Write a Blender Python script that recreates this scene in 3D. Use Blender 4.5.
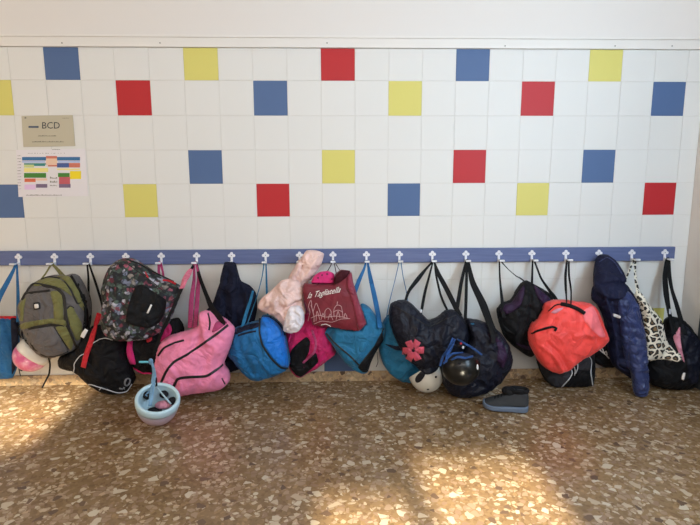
import bpy, bmesh, math, random
import numpy as np
from mathutils import Vector, noise
from mathutils.geometry import delaunay_2d_cdt

for o in list(bpy.data.objects): bpy.data.objects.remove(o)
S = bpy.context.scene
COL = S.collection
random.seed(7)
R2 = math.radians

# ------------------------------------------------------------------ camera
FPX, CAM = 505.0, np.array([1.679, -3.116, 1.2587])
yaw, pit, rol = .0286, .1542, -.0029
_r = np.array([math.cos(yaw), -math.sin(yaw), 0]); _f = np.array([math.sin(yaw), math.cos(yaw), 0]); _u = np.array([0, 0, 1.])
F = _f*math.cos(pit) - _u*math.sin(pit); _u2 = _u*math.cos(pit) + _f*math.sin(pit)
RR = _r*math.cos(rol) + _u2*math.sin(rol); UU = -_r*math.sin(rol) + _u2*math.cos(rol)
cd = bpy.data.cameras.new('camera'); cam = bpy.data.objects.new('camera', cd); COL.objects.link(cam)
from mathutils import Matrix
m = Matrix(((RR[0], UU[0], -F[0], CAM[0]), (RR[1], UU[1], -F[1], CAM[1]), (RR[2], UU[2], -F[2], CAM[2]), (0, 0, 0, 1)))
cam.matrix_world = m
cd.lens = FPX/700*36; cd.sensor_width = 36; cd.clip_start = .05
S.camera = cam

# ------------------------------------------------------------------ world, sun, daylight, added fill, exposure
W = bpy.data.worlds.new('world'); S.world = W; W.use_nodes = True
bg = W.node_tree.nodes['Background']; bg.inputs[0].default_value = (.62, .78, 1, 1); bg.inputs[1].default_value = 1.2
SUNDIR = Vector((-.02, .92, -.391)).normalized()      # travel direction of the low sun, through the windows behind the camera
sl = bpy.data.lights.new('sun', 'SUN'); sl.energy = 21; sl.angle = R2(2.0); sl.color = (1, .90, .68)
so = bpy.data.objects.new('sun', sl); COL.objects.link(so); so.rotation_euler = SUNDIR.to_track_quat('-Z', 'Y').to_euler()

def area(name, loc, tgt, sx, sy, energy, color):
    l = bpy.data.lights.new(name, 'AREA'); l.shape = 'RECTANGLE'; l.size = sx; l.size_y = sy; l.energy = energy; l.color = color
    o = bpy.data.objects.new(name, l); COL.objects.link(o); o.location = loc
    o.rotation_euler = (Vector(tgt)-Vector(loc)).to_track_quat('-Z', 'Y').to_euler()
    return o
area('window_daylight_right', (3.84, -2.15, 1.85), (1.6, -.9, 1.5), 1.6, 1.5, 92, (.54, .77, 1))
area('window_daylight_front', (1.6, -4.4, 2.4), (1.6, 0, 1.2), 4.2, .8, 52, (1, .97, .93))
area('warm_fill_left', (-2.9, -2.6, 1.8), (0, 0, 1.4), 1.8, 1.5, 52, (1, .80, .54))  # added warm fill for sun bounced off the floor; no window there
S.view_settings.view_transform = 'Standard'; S.view_settings.look = 'None'
S.view_settings.gamma = 1; S.view_settings.use_curve_mapping = False
S.view_settings.exposure = 0.14

# ------------------------------------------------------------------ pixel <-> world helpers
def ray(px, py): return F*FPX + RR*(px-350) + UU*(262.5-py)
def at(px, py, Y):
    d = ray(px, py); return CAM + d*((Y-CAM[1])/d[1])

# ------------------------------------------------------------------ materials
def lin(c):
    r = []
    for v in c:
        v = v/255.
        r.append(v/12.92 if v <= .04045 else ((v+.055)/1.055)**2.4)
    return (*r, 1)
def newmat(name):
    mt = bpy.data.materials.new(name); mt.use_nodes = True
    nt = mt.node_tree; b = nt.nodes['Principled BSDF']
    return mt, nt, b
def node(nt, t, **kw):
    n = nt.nodes.new(t)
    for k, v in kw.items(): setattr(n, k, v)
    return n
def add_bump(nt, b, scale, strength, dist=.002, detail=3):
    tc = node(nt, 'ShaderNodeTexCoord'); nz = node(nt, 'ShaderNodeTexNoise')
    nz.inputs['Scale'].default_value = scale; nz.inputs['Detail'].default_value = detail
    nt.links.new(tc.outputs['Object'], nz.inputs['Vector'])
    bp = node(nt, 'ShaderNodeBump'); bp.inputs['Strength'].default_value = strength; bp.inputs['Distance'].default_value = dist
    nt.links.new(nz.outputs['Fac'], bp.inputs['Height']); nt.links.new(bp.outputs['Normal'], b.inputs['Normal'])
    return tc, nz
def ramp(nt, stops, interp='LINEAR'):
    r = node(nt, 'ShaderNodeValToRGB'); cr = r.color_ramp; cr.interpolation = interp
    while len(cr.elements) > 1: cr.elements.remove(cr.elements[-1])
    cr.elements[0].position = stops[0][0]; cr.elements[0].color = stops[0][1]
    for p, c in stops[1:]:
        e = cr.elements.new(p); e.color = c
    return r
def plain(name, c, rough=.6, metal=0, bump=0, bscale=200, coat=0, spec=.5):
    mt, nt, b = newmat(name)
    b.inputs['Base Color'].default_value = lin(c); b.inputs['Roughness'].default_value = rough; b.inputs['Metallic'].default_value = metal
    b.inputs['Specular IOR Level'].default_value = spec
    if coat: b.inputs['Coat Weight'].default_value = coat
    add_bump(nt, b, bscale, bump if bump else .05, .001)
    return mt
def fabric(name, c, rough=.75, var=.12, sheen=.15, bump=.35, bdist=.004, crumple=.05):
    mt, nt, b = newmat(name)
    tc = node(nt, 'ShaderNodeTexCoord'); n1 = node(nt, 'ShaderNodeTexNoise'); n1.inputs['Scale'].default_value = 14; n1.inputs['Detail'].default_value = 5
    nt.links.new(tc.outputs['Object'], n1.inputs['Vector'])
    l = lin(c); d = tuple(v*(1-var*1.5) for v in l[:3])+(1,); h = tuple(min(1, v*(1+var)) for v in l[:3])+(1,)
    r = ramp(nt, [(.3, d), (.7, h)]); nt.links.new(n1.outputs['Fac'], r.inputs[0]); nt.links.new(r.outputs[0], b.inputs['Base Color'])
    dk = max(c) < 66
    b.inputs['Roughness'].default_value = rough; b.inputs['Sheen Weight'].default_value = 0 if dk else sheen*.5; b.inputs['Sheen Roughness'].default_value = .5
    b.inputs['Specular IOR Level'].default_value = .22 if dk else .35
    # weave and small creases
    n2 = node(nt, 'ShaderNodeTexNoise'); n2.inputs['Scale'].default_value = 38; n2.inputs['Detail'].default_value = 6; n2.inputs['Distortion'].default_value = .6
    nt.links.new(tc.outputs['Object'], n2.inputs['Vector'])
    bp = node(nt, 'ShaderNodeBump'); bp.inputs['Strength'].default_value = bump; bp.inputs['Distance'].default_value = bdist
    nt.links.new(n2.outputs['Fac'], bp.inputs['Height'])
    # broader crumples: ridged noise
    n3 = node(nt, 'ShaderNodeTexNoise'); n3.inputs['Scale'].default_value = 11; n3.inputs['Detail'].default_value = 2.5; n3.inputs['Distortion'].default_value = .9
    nt.links.new(tc.outputs['Object'], n3.inputs['Vector'])
    sb = node(nt, 'ShaderNodeMath', operation='SUBTRACT'); sb.inputs[1].default_value = .5; nt.links.new(n3.outputs['Fac'], sb.inputs[0])
    ab = node(nt, 'ShaderNodeMath', operation='ABSOLUTE'); nt.links.new(sb.outputs[0], ab.inputs[0])
    b3 = node(nt, 'ShaderNodeBump'); b3.inputs['Strength'].default_value = .75; b3.inputs['Distance'].default_value = crumple
    nt.links.new(ab.outputs[0], b3.inputs['Height']); nt.links.new(bp.outputs['Normal'], b3.inputs['Normal']); nt.links.new(b3.outputs['Normal'], b.inputs['Normal'])
    return mt

M = {}
M['plaster'] = plain('painted_plaster', (224, 218, 212), .85, bump=.25, bscale=30)
M['tile_white'] = plain('white_glazed_tile', (222, 220, 215), .5, bump=.05, bscale=6, spec=.3)
M['tile_blue'] = plain('blue_glazed_tile', (80, 104, 144), .5, bump=.05, bscale=6, spec=.3)
M['tile_red'] = plain('red_glazed_tile', (184, 40, 44), .5, bump=.05, bscale=6, spec=.3)
M['tile_yellow'] = plain('yellow_glazed_tile', (214, 204, 112), .5, bump=.05, bscale=6, spec=.3)
M['grout'] = plain('tile_grout', (212, 208, 200), .9)
M['trim'] = plain('white_painted_wood', (226, 221, 214), .5, bump=.1, bscale=25)
M['white'] = plain('white_metal', (232, 232, 236), .35)
M['dark_door'] = plain('dark_door', (58, 60, 62), .5)
M['frame_grey'] = plain('grey_window_frame', (150, 150, 150), .5)
M['black'] = fabric('black_webbing', (15, 15, 17), .7, crumple=.01)
M['blackzip'] = plain('black_zip', (14, 14, 16), .55)
M['blackfab'] = fabric('black_fabric', (15, 15, 18), .7)
M['darkgrey'] = fabric('dark_grey_fabric', (52, 51, 55), .7)
M['navy'] = fabric('navy_fabric', (24, 27, 46), .6)
M['navy2'] = fabric('blue_black_nylon', (22, 24, 36), .5)
M['navyjacket'] = fabric('navy_jersey', (20, 23, 42), .85)
M['puffer'] = fabric('navy_puffer_nylon', (46, 56, 98), .40, bump=.4)
M['puffer_dark'] = fabric('navy_puffer_lining', (23, 26, 52), .7)
M['grey'] = fabric('grey_polyester', (98, 93, 92), .75)
M['olive'] = fabric('olive_polyester', (116, 114, 66), .75)
M['blue'] = fabric('blue_polyester', (22, 96, 152), .6)
M['blue_dark'] = fabric('deep_blue_polyester', (16, 96, 148), .65)
M['teal'] = fabric('teal_blue_polyester', (26, 104, 144), .65)
M['bluebright'] = fabric('bright_blue_nylon', (16, 112, 206), .5)
M['pink'] = fabric('pink_polyester', (240, 136, 172), .6, crumple=.03)
M['pinkstrap'] = fabric('raspberry_webbing', (176, 62, 108), .7)
M['pinkpad'] = fabric('pale_pink_pad', (226, 118, 144), .65)
M['magenta'] = fabric('magenta_fabric', (190, 26, 92), .65)
M['hotpink'] = fabric('hot_pink_fabric', (216, 44, 120), .65)
M['maroonpink'] = fabric('dusky_rose_strap', (164, 62, 104), .7)
M['burgundy'] = fabric('burgundy_laminate', (112, 26, 42), .5, bump=.15, crumple=.015)
M['burgundy_side'] = fabric('burgundy_gusset', (132, 44, 66), .5, bump=.15)
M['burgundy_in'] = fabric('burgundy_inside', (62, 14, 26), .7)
M['coral'] = fabric('coral_nylon', (248, 76, 70), .5, crumple=.03)
M['coral_light'] = fabric('coral_highlight_panel', (250, 116, 122), .6, crumple=.02)  # paler coral: the end panel's highlight is put into this colour
M['red'] = fabric('red_webbing', (196, 34, 46), .7)
M['peach'] = fabric('pale_pink_quilted', (232, 198, 190), .6, bump=.5)
M['whitefab'] = fabric('white_towel', (232, 224, 228), .8)
M['purple'] = fabric('dark_purple_nylon', (48, 29, 56), .6)
M['softpink'] = fabric('soft_pink_lining', (214, 140, 158), .7)
M['ltgrey'] = plain('light_grey_piping', (200, 200, 204), .5)
M['print_white'] = plain('white_print', (226, 220, 214), .6)
M['print_pale'] = plain('pale_pink_print', (188, 150, 152), .6)
M['print_coral'] = fabric('coral_print', (200, 78, 98), .7)
M['print_grey'] = plain('grey_print', (120, 120, 124), .6)
M['helmet_pink'] = None
M['helmet_white'] = plain('white_shell', (228, 226, 220), .3, coat=.5)
M['helmet_cream'] = plain('cream_shell', (206, 204, 196), .35, coat=.4)
M['helmet_black'] = plain('glossy_black_shell', (17, 18, 17), .34, coat=.18, spec=.28)
M['foam'] = fabric('dark_foam_pad', (34, 32, 36), .8)
M['powder'] = fabric('powder_blue_webbing', (112, 152, 184), .7)
M['shoegrey'] = fabric('grey_suede', (54, 55, 57), .8, crumple=.01)
M['sole'] = plain('grey_blue_sole', (92, 104, 122), .6, bump=.3, bscale=90)
M['bluestrap'] = fabric('royal_blue_webbing', (26, 66, 124), .7)
M['kraft'] = plain('greige_card', (190, 181, 158), .8)
M['ink'] = plain('dark_ink', (52, 56, 66), .8)
M['inkfade'] = plain('faded_ink', (130, 126, 114), .8)
M['paper'] = plain('white_paper', (226, 220, 222), .8)
M['tinyblue'] = plain('aqua_clip', (110, 200, 216), .4)

def mat_helmet_mottled():
    mt, nt, b = newmat('mottled_pink_shell')
    tc = node(nt, 'ShaderNodeTexCoord'); n1 = node(nt, 'ShaderNodeTexNoise'); n1.inputs['Scale'].default_value = 22; n1.inputs['Detail'].default_value = 4
    nt.links.new(tc.outputs['Object'], n1.inputs['Vector'])
    r = ramp(nt, [(.42, lin((214, 96, 146))), (.55, lin((226, 130, 168))), (.68, lin((244, 190, 206)))])
    nt.links.new(n1.outputs['Fac'], r.inputs[0]); nt.links.new(r.outputs[0], b.inputs['Base Color'])
    b.inputs['Roughness'].default_value = .3; b.inputs['Coat Weight'].default_value = .5
    return mt
M['helmet_pink'] = mat_helmet_mottled()

def mat_ombre():
    mt, nt, b = newmat('sky_blue_to_lilac_shell')   # the shell's own two-tone paint: sky blue rim, lilac crown
    tc = node(nt, 'ShaderNodeTexCoord'); sp = node(nt, 'ShaderNodeSeparateXYZ'); nt.links.new(tc.outputs['Generated'], sp.inputs[0])
    r = ramp(nt, [(.0, lin((198, 160, 172))), (.34, lin((190, 172, 188))), (.52, lin((160, 190, 210)))])
    nt.links.new(sp.outputs['Z'], r.inputs[0]); nt.links.new(r.outputs[0], b.inputs['Base Color'])
    b.inputs['Roughness'].default_value = .3; b.inputs['Coat Weight'].default_value = .4
    return mt
M['helmet_sky'] = mat_ombre()
M['rim_sky'] = plain('pale_sky_rim', (184, 212, 222), .35, coat=.4)

def mat_floral():
    mt, nt, b = newmat('floral_print')
    tc = node(nt, 'ShaderNodeTexCoord')
    nz = node(nt, 'ShaderNodeTexNoise'); nz.inputs['Scale'].default_value = 30; nt.links.new(tc.outputs['Object'], nz.inputs['Vector'])
    mx = node(nt, 'ShaderNodeMixRGB'); mx.inputs[0].default_value = .035
    nt.links.new(tc.outputs['Object'], mx.inputs[1]); nt.links.new(nz.outputs['Color'], mx.inputs[2])
    v = node(nt, 'ShaderNodeTexVoronoi'); v.inputs['Scale'].default_value = 46; nt.links.new(mx.outputs[0], v.inputs['Vector'])
    v2 = node(nt, 'ShaderNodeTexVoronoi'); v2.inputs['Scale'].default_value = 85; nt.links.new(mx.outputs[0], v2.inputs['Vector'])
    sp = node(nt, 'ShaderNodeSeparateColor'); nt.links.new(v.outputs['Color'], sp.inputs[0])
    bk = lin((20, 22, 28))
    cr = ramp(nt, [(0, bk), (.17, lin((58, 74, 68))), (.36, lin((116, 42, 62))), (.45, lin((176, 92, 110))), (.53, lin((124, 130, 152))), (.66, lin((196, 194, 206))), (.76, lin((86, 104, 92))), (.88, lin((150, 140, 132))), (.94, bk)], 'CONSTANT')
    nt.links.new(sp.outputs[0], cr.inputs[0])
    mk = ramp(nt, [(.0, (1, 1, 1, 1)), (.55, (.8, .8, .8, 1)), (.75, (0, 0, 0, 1))]); nt.links.new(v.outputs['Distance'], mk.inputs[0])
    sp2 = node(nt, 'ShaderNodeSeparateColor'); nt.links.new(v2.outputs['Color'], sp2.inputs[0])
    pet = ramp(nt, [(0, (.12, .12, .12, 1)), (.45, (.65, .65, .65, 1)), (1, (1, 1, 1, 1))]); nt.links.new(sp2.outputs[0], pet.inputs[0])
    mul = node(nt, 'ShaderNodeMixRGB', blend_type='MULTIPLY'); mul.inputs[0].default_value = .8
    nt.links.new(cr.outputs[0], mul.inputs[1]); nt.links.new(pet.outputs[0], mul.inputs[2])
    fin = node(nt, 'ShaderNodeMixRGB'); fin.inputs[1].default_value = bk
    nt.links.new(mk.outputs[0], fin.inputs[0]); nt.links.new(mul.outputs[0], fin.inputs[2]); nt.links.new(fin.outputs[0], b.inputs['Base Color'])
    b.inputs['Roughness'].default_value = .75
    return mt
M['floral'] = mat_floral()

def mat_leopard():
    mt, nt, b = newmat('leopard_print')
    tc = node(nt, 'ShaderNodeTexCoord')
    nz = node(nt, 'ShaderNodeTexNoise'); nz.inputs['Scale'].default_value = 26; nt.links.new(tc.outputs['Object'], nz.inputs['Vector'])
    mx = node(nt, 'ShaderNodeMixRGB'); mx.inputs[0].default_value = .03
    nt.links.new(tc.outputs['Object'], mx.inputs[1]); nt.links.new(nz.outputs['Color'], mx.inputs[2])
    v = node(nt, 'ShaderNodeTexVoronoi', voronoi_dimensions='3D'); v.inputs['Scale'].default_value = 29; v.inputs['Randomness'].default_value = .75
    nt.links.new(mx.outputs[0], v.inputs['Vector'])
    ve = node(nt, 'ShaderNodeTexVoronoi', feature='DISTANCE_TO_EDGE'); ve.inputs['Scale'].default_value = 29; ve.inputs['Randomness'].default_value = .75
    nt.links.new(mx.outputs[0], ve.inputs['Vector'])
    cream = lin((228, 220, 202)); blk = lin((26, 24, 22)); tan = lin((120, 94, 62))
    r = ramp(nt, [(0, cream), (.13, cream), (.15, blk), (.32, blk), (.37, tan)]); nt.links.new(ve.outputs['Distance'], r.inputs[0])
    nt.links.new(r.outputs[0], b.inputs['Base Color']); b.inputs['Roughness'].default_value = .7
    return mt
M['leopard'] = mat_leopard()

def mat_terrazzo(name, base, dark, chip_hi, dens, scale=34, rough=.34, contrast=1):
    mt, nt, b = newmat(name)
    tc = node(nt, 'ShaderNodeTexCoord')
    mp = node(nt, 'ShaderNodeMapping'); nt.links.new(tc.outputs['Object'], mp.inputs[0])
    nz = node(nt, 'ShaderNodeTexNoise'); nz.inputs['Scale'].default_value = 40; nz.inputs['Detail'].default_value = 2; nt.links.new(mp.outputs[0], nz.inputs['Vector'])
    mx = node(nt, 'ShaderNodeMixRGB'); mx.inputs[0].default_value = .012
    nt.links.new(mp.outputs[0], mx.inputs[1]); nt.links.new(nz.outputs['Color'], mx.inputs[2])
    # ground: mottled brown cement with fine chips
    big = node(nt, 'ShaderNodeTexNoise'); big.inputs['Scale'].default_value = 2.2; big.inputs['Detail'].default_value = 4; nt.links.new(mp.outputs[0], big.inputs['Vector'])
    r0 = ramp(nt, [(.3, base), (.7, dark)]); nt.links.new(big.outputs['Fac'], r0.inputs[0])
    vf = node(nt, 'ShaderNodeTexVoronoi'); vf.inputs['Scale'].default_value = scale*2.3; nt.links.new(mx.outputs[0], vf.inputs['Vector'])
    sf = node(nt, 'ShaderNodeSeparateColor'); nt.links.new(vf.outputs['Color'], sf.inputs[0])
    rf = ramp(nt, [(0, (.52, .47, .42, 1)), (.15, (.78, .74, .7, 1)), (.45, (1, 1, 1, 1)), (.8, (1.12, 1.1, 1.06, 1)), (.93, (1.5, 1.5, 1.5, 1))], 'CONSTANT'); nt.links.new(sf.outputs[1], rf.inputs[0])
    m0 = node(nt, 'ShaderNodeMixRGB', blend_type='MULTIPLY'); m0.inputs[0].default_value = .85*contrast
    nt.links.new(r0.outputs[0], m0.inputs[1]); nt.links.new(rf.outputs[0], m0.inputs[2])
    prev = m0.outputs[0]
    for k, (sc, th, thick, c1, c2) in enumerate([(scale*1.1, .70, .07, lin((156, 130, 104)), lin((136, 108, 84))), (scale*1.6, .80, .09, lin((172, 150, 122)), lin((152, 128, 102))), (scale*1.35, .86, .1, lin((192, 176, 150)), lin((176, 146, 114))), (scale*.8, .91, .08, lin((176, 154, 126)), lin((194, 178, 154))), (scale*.95, .95, .1, lin((108, 84, 64)), lin((92, 72, 56)))]):
        ofs = node(nt, 'ShaderNodeVectorMath', operation='ADD'); ofs.inputs[1].default_value = (3.1*k, 1.7*k, 5.3*k); nt.links.new(mx.outputs[0], ofs.inputs[0])
        v = node(nt, 'ShaderNodeTexVoronoi'); v.inputs['Scale'].default_value = sc; nt.links.new(ofs.outputs[0], v.inputs['Vector'])
        e = node(nt, 'ShaderNodeTexVoronoi', feature='DISTANCE_TO_EDGE'); e.inputs['Scale'].default_value = sc; nt.links.new(ofs.outputs[0], e.inputs['Vector'])
        s = node(nt, 'ShaderNodeSeparateColor'); nt.links.new(v.outputs['Color'], s.inputs[0])
        a = node(nt, 'ShaderNodeMath', operation='GREATER_THAN'); a.inputs[1].default_value = 1-(1-th)*dens; nt.links.new(s.outputs[0], a.inputs[0])
        g = node(nt, 'ShaderNodeMath', operation='GREATER_THAN'); g.inputs[1].default_value = thick; nt.links.new(e.outputs['Distance'], g.inputs[0])
        mm = node(nt, 'ShaderNodeMath', operation='MULTIPLY'); nt.links.new(a.outputs[0], mm.inputs[0]); nt.links.new(g.outputs[0], mm.inputs[1])
        cc = node(nt, 'ShaderNodeMixRGB'); cc.inputs[1].default_value = c1; cc.inputs[2].default_value = c2; nt.links.new(s.outputs[1], cc.inputs[0])
        f = node(nt, 'ShaderNodeMixRGB'); nt.links.new(mm.outputs[0], f.inputs[0]); nt.links.new(prev, f.inputs[1]); nt.links.new(cc.outputs[0], f.inputs[2])
        prev = f.outputs[0]
    nt.links.new(prev, b.inputs['Base Color'])
    b.inputs['Roughness'].default_value = rough; b.inputs['Specular IOR Level'].default_value = .5
    bp = node(nt, 'ShaderNodeBump'); bp.inputs['Strength'].default_value = .12; bp.inputs['Distance'].default_value = .004
    nt.links.new(big.outputs['Fac'], bp.inputs['Height']); nt.links.new(bp.outputs['Normal'], b.inputs['Normal'])
    return mt
M['terrazzo'] = mat_terrazzo('brown_terrazzo', lin((142, 114, 80)), lin((122, 96, 66)), lin((190, 174, 148)), 1.0, rough=.26, contrast=.6)
M['terrazzo_skirt'] = mat_terrazzo('pale_terrazzo_skirting', lin((200, 172, 134)), lin((184, 154, 116)), lin((224, 206, 178)), .8, 30, .4, .6)
def mat_rail():
    mt, nt, b = newmat('blue_painted_rail')
    tc = node(nt, 'ShaderNodeTexCoord'); mp = node(nt, 'ShaderNodeMapping'); mp.inputs['Scale'].default_value = (2, 8, 30); nt.links.new(tc.outputs['Object'], mp.inputs[0])
    n1 = node(nt, 'ShaderNodeTexNoise'); n1.inputs['Scale'].default_value = 3; n1.inputs['Detail'].default_value = 4; nt.links.new(mp.outputs[0], n1.inputs['Vector'])
    r = ramp(nt, [(.3, lin((86, 98, 140))), (.7, lin((98, 110, 150)))]); nt.links.new(n1.outputs['Fac'], r.inputs[0]); nt.links.new(r.outputs[0], b.inputs['Base Color'])
    b.inputs['Roughness'].default_value = .45
    return mt
M['rail'] = mat_rail()

# ------------------------------------------------------------------ object helpers
LOC = {}
def link(o): COL.objects.link(o); return o
def thing(name, label, cat, loc, group=None):
    o = bpy.data.objects.new(name, None); o.empty_display_size = .05; link(o); o.location = loc
    o['label'] = label; o['category'] = cat
    if group: o['group'] = group
    LOC[o.name] = np.array(loc, float)
    return o
def mesh_obj(name, verts, faces, mat, parent=None, smooth=True, label=None, mats=None, midx=None):
    off = LOC[parent.name] if parent else np.zeros(3)
    me = bpy.data.meshes.new(name)
    me.from_pydata([tuple(np.asarray(v, float)-off) for v in verts], [], [tuple(f) for f in faces])
    for mm in (mats or [mat]): me.materials.append(mm)
    if midx: me.polygons.foreach_set('material_index', midx)
    if smooth: me.polygons.foreach_set('use_smooth', [True]*len(me.polygons))
    me.update()
    o = bpy.data.objects.new(name, me); link(o)
    if parent: o.parent = parent
    LOC[o.name] = off
    if label: o['label'] = label
    return o
def box(lo, hi):
    x0, y0, z0 = lo; x1, y1, z1 = hi
    v = [(x0, y0, z0), (x1, y0, z0), (x1, y1, z0), (x0, y1, z0), (x0, y0, z1), (x1, y0, z1), (x1, y1, z1), (x0, y1, z1)]
    f = [(0, 3, 2, 1), (4, 5, 6, 7), (0, 1, 5, 4), (1, 2, 6, 5), (2, 3, 7, 6), (3, 0, 4, 7)]
    return v, f
class MB:
    def __init__(s): s.v = []; s.f = []; s.m = []
    def add(s, v, f, mi=0):
        n = len(s.v); s.v += [tuple(q) for q in v]; s.f += [tuple(i+n for i in q) for q in f]; s.m += [mi]*len(f); return s
    def box(s, lo, hi, mi=0): return s.add(*box(lo, hi), mi)
    def build(s, name, mat, parent=None, smooth=False, **k):
        return mesh_obj(name, s.v, s.f, mat, parent, smooth, midx=s.m if k.get('mats') else None, **k)
def bevelled(o, w=.003, seg=2):
    md = o.modifiers.new('bevel', 'BEVEL'); md.width = w; md.segments = seg; md.limit_method = 'ANGLE'
    return o
def structure(o): o['kind'] = 'structure'; return o

def catmull(pts, step, closed, ten=.4):
    P = np.array(pts, float); n = len(P); out = []
    rng = n if closed else n-1
    for i in range(rng):
        p1, p2 = P[i], P[(i+1) % n]
        p0 = P[(i-1) % n] if closed or i > 0 else 2*p1-p2
        p3 = P[(i+2) % n] if closed or i < n-2 else 2*p2-p1
        L = np.linalg.norm((p2-p1)[:2] if len(p1) < 3 else (p2-p1)[:3]); k = max(1, int(math.ceil(L/step)))
        for j in range(k):
            t = j/k
            # tension .4 keeps corners crisp
            m1 = ten*(p2-p0); m2 = ten*(p3-p1)
            h00 = 2*t**3-3*t**2+1; h10 = t**3-2*t**2+t; h01 = -2*t**3+3*t**2; h11 = t**3-t**2
            out.append(h00*p1+h10*m1+h01*p2+h11*m2)
    if not closed: out.append(P[-1])
    return np.array(out)
def seg_dist(Q, poly, closed=True):
    """distance of points Q (n,2) to a polyline"""
    A = poly; B = np.roll(poly, -1, 0)
    if not closed: A = A[:-1]; B = B[:-1]
    best = np.full(len(Q), 1e9)
    for a, b_ in zip(A, B):
        d = b_-a; L = d@d+1e-12
        t = np.clip(((Q-a)@d)/L, 0, 1)
        best = np.minimum(best, np.hypot(*(Q-(a+t[:, None]*d)).T))
    return best
def inside(Q, poly):
    x, y = Q[:, 0], Q[:, 1]; c = np.zeros(len(Q), bool); n = len(poly)
    for i in range(n):
        x1, y1 = poly[i]; x2, y2 = poly[(i+1) % n]
        if y1 == y2: continue
        k = ((y1 > y) != (y2 > y)) & (x < (x2-x1)*(y-y1)/(y2-y1)+x1)
        c ^= k
    return c
def triangulate(poly, s):
    lo = poly.min(0); hi = poly.max(0)
    gx = np.arange(lo[0], hi[0], s); gz = np.arange(lo[1], hi[1], s*.866)
    pts = []
    for j, z in enumerate(gz):
        q = np.stack([gx+(s/2 if j % 2 else 0), np.full(len(gx), z)], -1); pts.append(q)
    Q = np.concatenate(pts); Q = Q[inside(Q, poly)]
    if len(Q): Q = Q[seg_dist(Q, poly) > s*.45]
    allp = np.concatenate([poly, Q]) if len(Q) else poly
    n = len(poly)
    r = delaunay_2d_cdt([Vector(p) for p in allp], [(i, (i+1) % n) for i in range(n)], [], 1, 1e-7)
    V = np.array([tuple(p) for p in r[0]]); Fc = [tuple(f) for f in r[2]]
    return V, Fc
def inflate_field(poly, g=.005):
    """solve a membrane over the outline: a smooth height field, 0 on the rim and 1 at the fullest point"""
    lo = poly.min(0)-2*g; hi = poly.max(0)+2*g
    nx = int((hi[0]-lo[0])/g)+2; nz = int((hi[1]-lo[1])/g)+2
    X, Z = np.meshgrid(lo[0]+np.arange(nx)*g, lo[1]+np.arange(nz)*g)
    mk = inside(np.stack([X.ravel(), Z.ravel()], -1), poly).reshape(X.shape)
    u = np.zeros(X.shape)
    for _ in range(900):
        u[1:-1, 1:-1] = .25*(u[2:, 1:-1]+u[:-2, 1:-1]+u[1:-1, 2:]+u[1:-1, :-2])+1
        u *= mk
    u /= u.max()+1e-9
    def samp(x, z):
        fx = np.clip((x-lo[0])/g, 0, nx-1.001); fz = np.clip((z-lo[1])/g, 0, nz-1.001)
        i = fx.astype(int); j = fz.astype(int); a = fx-i; b = fz-j
        return u[j, i]*(1-a)*(1-b)+u[j, i+1]*a*(1-b)+u[j+1, i]*(1-a)*b+u[j+1, i+1]*a*b
    return samp

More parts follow.
